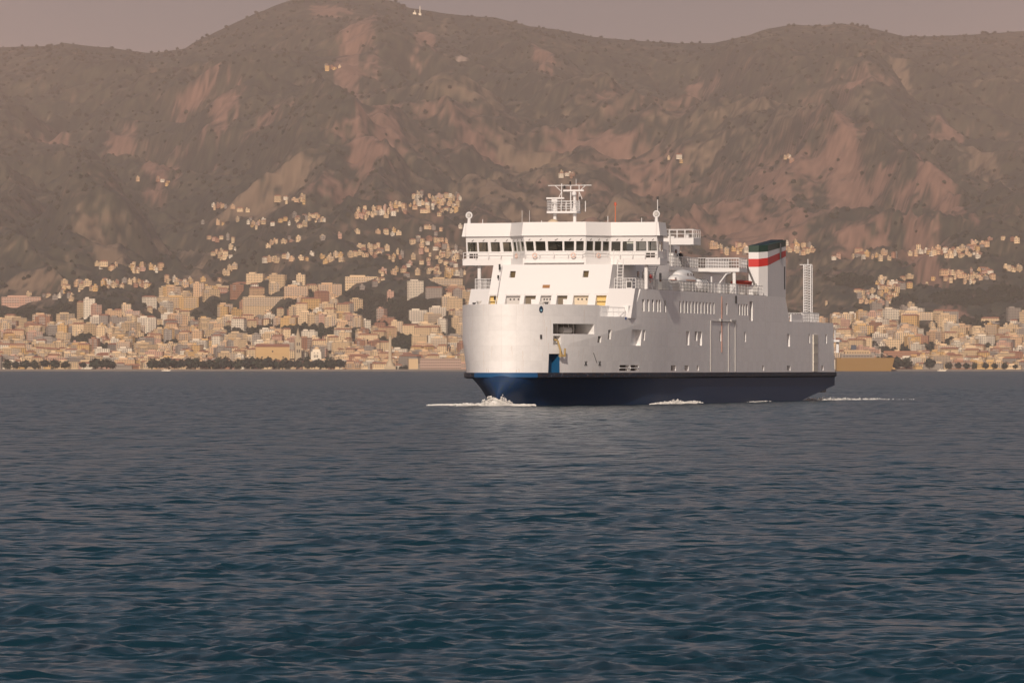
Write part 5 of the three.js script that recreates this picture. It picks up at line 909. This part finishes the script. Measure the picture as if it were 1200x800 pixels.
{
  const crowns = [crownGeo(420, 1, 1, 0.16), crownGeo(420, 1, 1.1, 0.15), crownGeo(420, 1, 0.85, 0.16)];
  const greens = [leafMat(0.024, 0.036, 0.022), leafMat(0.03, 0.04, 0.022), leafMat(0.02, 0.03, 0.022)], bark = std(rgb(0.10, 0.075, 0.055), 0.9);
  // quay trees one can tell apart
  const quay = []; for (let u = 178; u < 356; u += R(7.5, 9.5)) quay.push([u, R(9025, 9070), R(8.5, 12.5), 'in the long dark row along the quay']);
  for (let u = 360; u < 400; u += R(8, 11)) quay.push([u, R(9030, 9050), R(8, 11), 'in the clump right of the bell tower']);
  for (const [u, r] of [[8, 7], [18, 6], [30, 7], [40, 6.5], [52, 8], [64, 7.5], [76, 6.5], [97, 6], [112, 8], [124, 8], [131, 6]]) quay.push([u, R(9030, 9060), r * 1.3, 'on the left shore']);
  for (const [u, r] of [[1033, 8], [1042, 9.5], [1051, 8], [1063, 8], [1090, 7.5]]) quay.push([u, R(9040, 9075), r * 1.45, 'on the shore right of the yellow ship']);
  for (let u = 1112; u < 1200; u += R(9, 13)) quay.push([u, R(9030, 9060), R(5, 7.5), 'in the low row along the right shore']);
  const seen = {};
  for (const [u, d, r, where] of quay) {
    const i = seen[where] = (seen[where] || 0) + 1, x = across(u, d), t = base('shore_tree', `dark broad-crowned tree, ${ORD[i - 1]} from left ${where}`, 'tree', 'trees along the shore');
    t.position.set(x, land(x, d), -d);
    part(t, 'trunk', cyl(0.5, 0.3, r * 0.9, 0, -0.5, 0, 7), bark);
    const c = part(t, 'crown', crowns[i % 3], greens[i % 3]); c.scale.setScalar(r); c.position.y = r * 0.92; c.scale.y *= R(0.8, 1.15); c.scale.x *= R(0.9, 1.3); c.rotation.y = R(0, 6);
  }
  // woods that read as one mass
  const spots = [];
  for (const [a, b, p, q] of GROVES) for (let k = 0; k < p * q * 0.55; k++) { const t = R(0, 6.283), r = Math.sqrt(rnd()), s = sight(a + p * r * Math.cos(t), b + q * r * Math.sin(t)); if (s && !taken(s.x, s.d, 3)) spots.push([s.x, s.d, R(3.5, 6.5)]); }
  for (let k = 0; k < 15000; k++) { // slopes: thick on the dark hills, thin on bare ground
    const d = 9500 + 8200 * Math.pow(rnd(), 0.9), x = R(-0.1, 0.1) * d, u = 600 + FOCAL * x / d, c = cover(x, d); if (d < 11400 && HORIZON - (land(x, d) - EYE) / d * FOCAL > townTop(u) - 1) { if (rnd() < 0.55 || taken(x, d, 4)) continue; }
    if (c[0] > 0.085 ? rnd() < 0.9 : rnd() < 0.1) continue;
    if (taken(x, d, 4)) continue;
    spots.push([x, d, R(3, 7)]);
  }
  for (let k = 0; k < 5200; k++) { const d = R(9100, 11000), x = R(-0.095, 0.095) * d, u = 600 + FOCAL * x / d; if (HORIZON - (land(x, d) - EYE) / d * FOCAL < townTop(u) || taken(x, d, 1.5)) continue; spots.push([x, d, R(2.5, 5.5)]); }
  const im = new THREE.InstancedMesh(crowns[0], leafMat(1, 1, 1), spots.length), m = new THREE.Matrix4();
  spots.forEach(([x, d, r], i) => { m.compose(V(x, land(x, d) + r * 0.55, -d), new THREE.Quaternion().setFromEuler(new THREE.Euler(0, R(0, 6), 0)), V(r, r * R(0.8, 1.15), r)); im.setMatrixAt(i, m); const k = R(0.75, 1.25), g = rnd(); im.setColorAt(i, rgb((0.024 + 0.016 * g) * k, (0.034 + 0.012 * g) * k, 0.022 * k)); });
  im.name = 'woods'; im.userData = { kind: 'stuff', label: 'dark woods and scattered trees over the slopes', category: 'woods' }; scene.add(im);
}
{ // quay wall and the moored ship
  const q = []; for (const [a, b, d, h] of [[-60, 345, 8994, 3.2], [345, 560, 8992, 3.0], [960, 1260, 8996, 3.0]]) q.push(span(across(a, d), across(b, d), -2, h, -d - 5, -d));
  struct('quay', join(q), std(rgb(0.17, 0.15, 0.13), 0.9));
  const d = 8960, ship = base('moored_ship', 'orange-yellow cargo ship with white upperworks moored at the far quay', 'ship'); ship.position.set(across(1014, d), 0, -d); ship.rotation.y = 0.06;
  const yellow = std(rgb(0.27, 0.155, 0.040), 0.75), L = 46;
  part(ship, 'hull', hexa([[-L, -2, 8], [L - 6, -2, 8], [L - 6, -2, -8], [-L, -2, -8], [-L, 21, 9], [L, 21, 9], [L, 21, -9], [-L, 21, -9]]), yellow);
  part(ship, 'superstructure', [span(-L + 8, 14, 20, 27, -8, 7)], wallMats[5]); part(ship, 'superstructure', span(-L + 14, 8, 27, 31, -7, 6), wallMats[4]);
  part(ship, 'bridge_deck', span(-L + 12, 6, 31, 33, -7, 7), wallMats[4]);
  part(ship, 'funnel', [span(-22, -14, 33.5, 41, -4, 3)], std(rgb(0.05, 0.07, 0.10), 0.6));
  for (let k = 0; k < 10; k++) part(ship, 'window', span(-L + 11 + k * 4.7, -L + 13.6 + k * 4.7, 22.5, 24.5, 7, 7.1), windowMat);
  for (let k = 0; k < 9; k++) part(ship, 'window', span(-L + 17 + k * 4.0, -L + 19 + k * 4.0, 28, 30, 6, 6.1), windowMat);
  part(ship, 'mast', [bar([24, 20, 0], [24, 36, 0], 0.4), bar([24, 30, 0], [36, 24, 0], 0.3)], wallMats[3]);
}
for (const [u, d, lab] of [[194, 8900, 'small white motorboat off the quay trees'], [1104, 8800, 'small white motorboat off the right shore']]) { // boats near the far shore
  const m = base('motorboat', lab, 'boat', 'small boats off the far shore'); m.position.set(across(u, d), 0, -d); m.rotation.y = 0.15;
  part(m, 'hull', hexa([[-6.5, -0.6, 1.5], [5, -0.6, 1.3], [5, -0.6, -1.3], [-6.5, -0.6, -1.5], [-7, 1.7, 2.1], [8.2, 2.1, 0.4], [8.2, 2.1, -0.4], [-7, 1.7, -2.1]]), wallMats[3]);
  part(m, 'cabin', hexa([[-3.5, 1.8, 1.6], [3, 1.8, 1.2], [3, 1.8, -1.2], [-3.5, 1.8, -1.6], [-3, 3.6, 1.3], [1.6, 3.6, 1], [1.6, 3.6, -1], [-3, 3.6, -1.3]]), wallMats[3]);
  part(m, 'windscreen', span(-2.4, 1.4, 2.4, 3.2, 1.5, 1.56), windowMat);
}
{ // summit transmitter masts
  for (const [u, h, lab] of [[492, 30, 'white transmitter mast on the ridge below the summit'], [486, 14, 'short aerial beside the ridge transmitter mast']]) { const d = 16900, x = across(u, d), g = base('transmitter_mast', lab, 'mast'); g.position.set(x, land(x, d) - 2, -d); part(g, 'tower', cyl(2.2, 0.9, h, 0, 0, 0, 6), wallMats[3]); part(g, 'hut', span(-6, 4, 0, 7, -4, 4), wallMats[3]); }
}
scene.traverse(o => { if (o.isMesh) { o.castShadow = true; o.receiveShadow = true; } });
renderer.render(scene, camera);
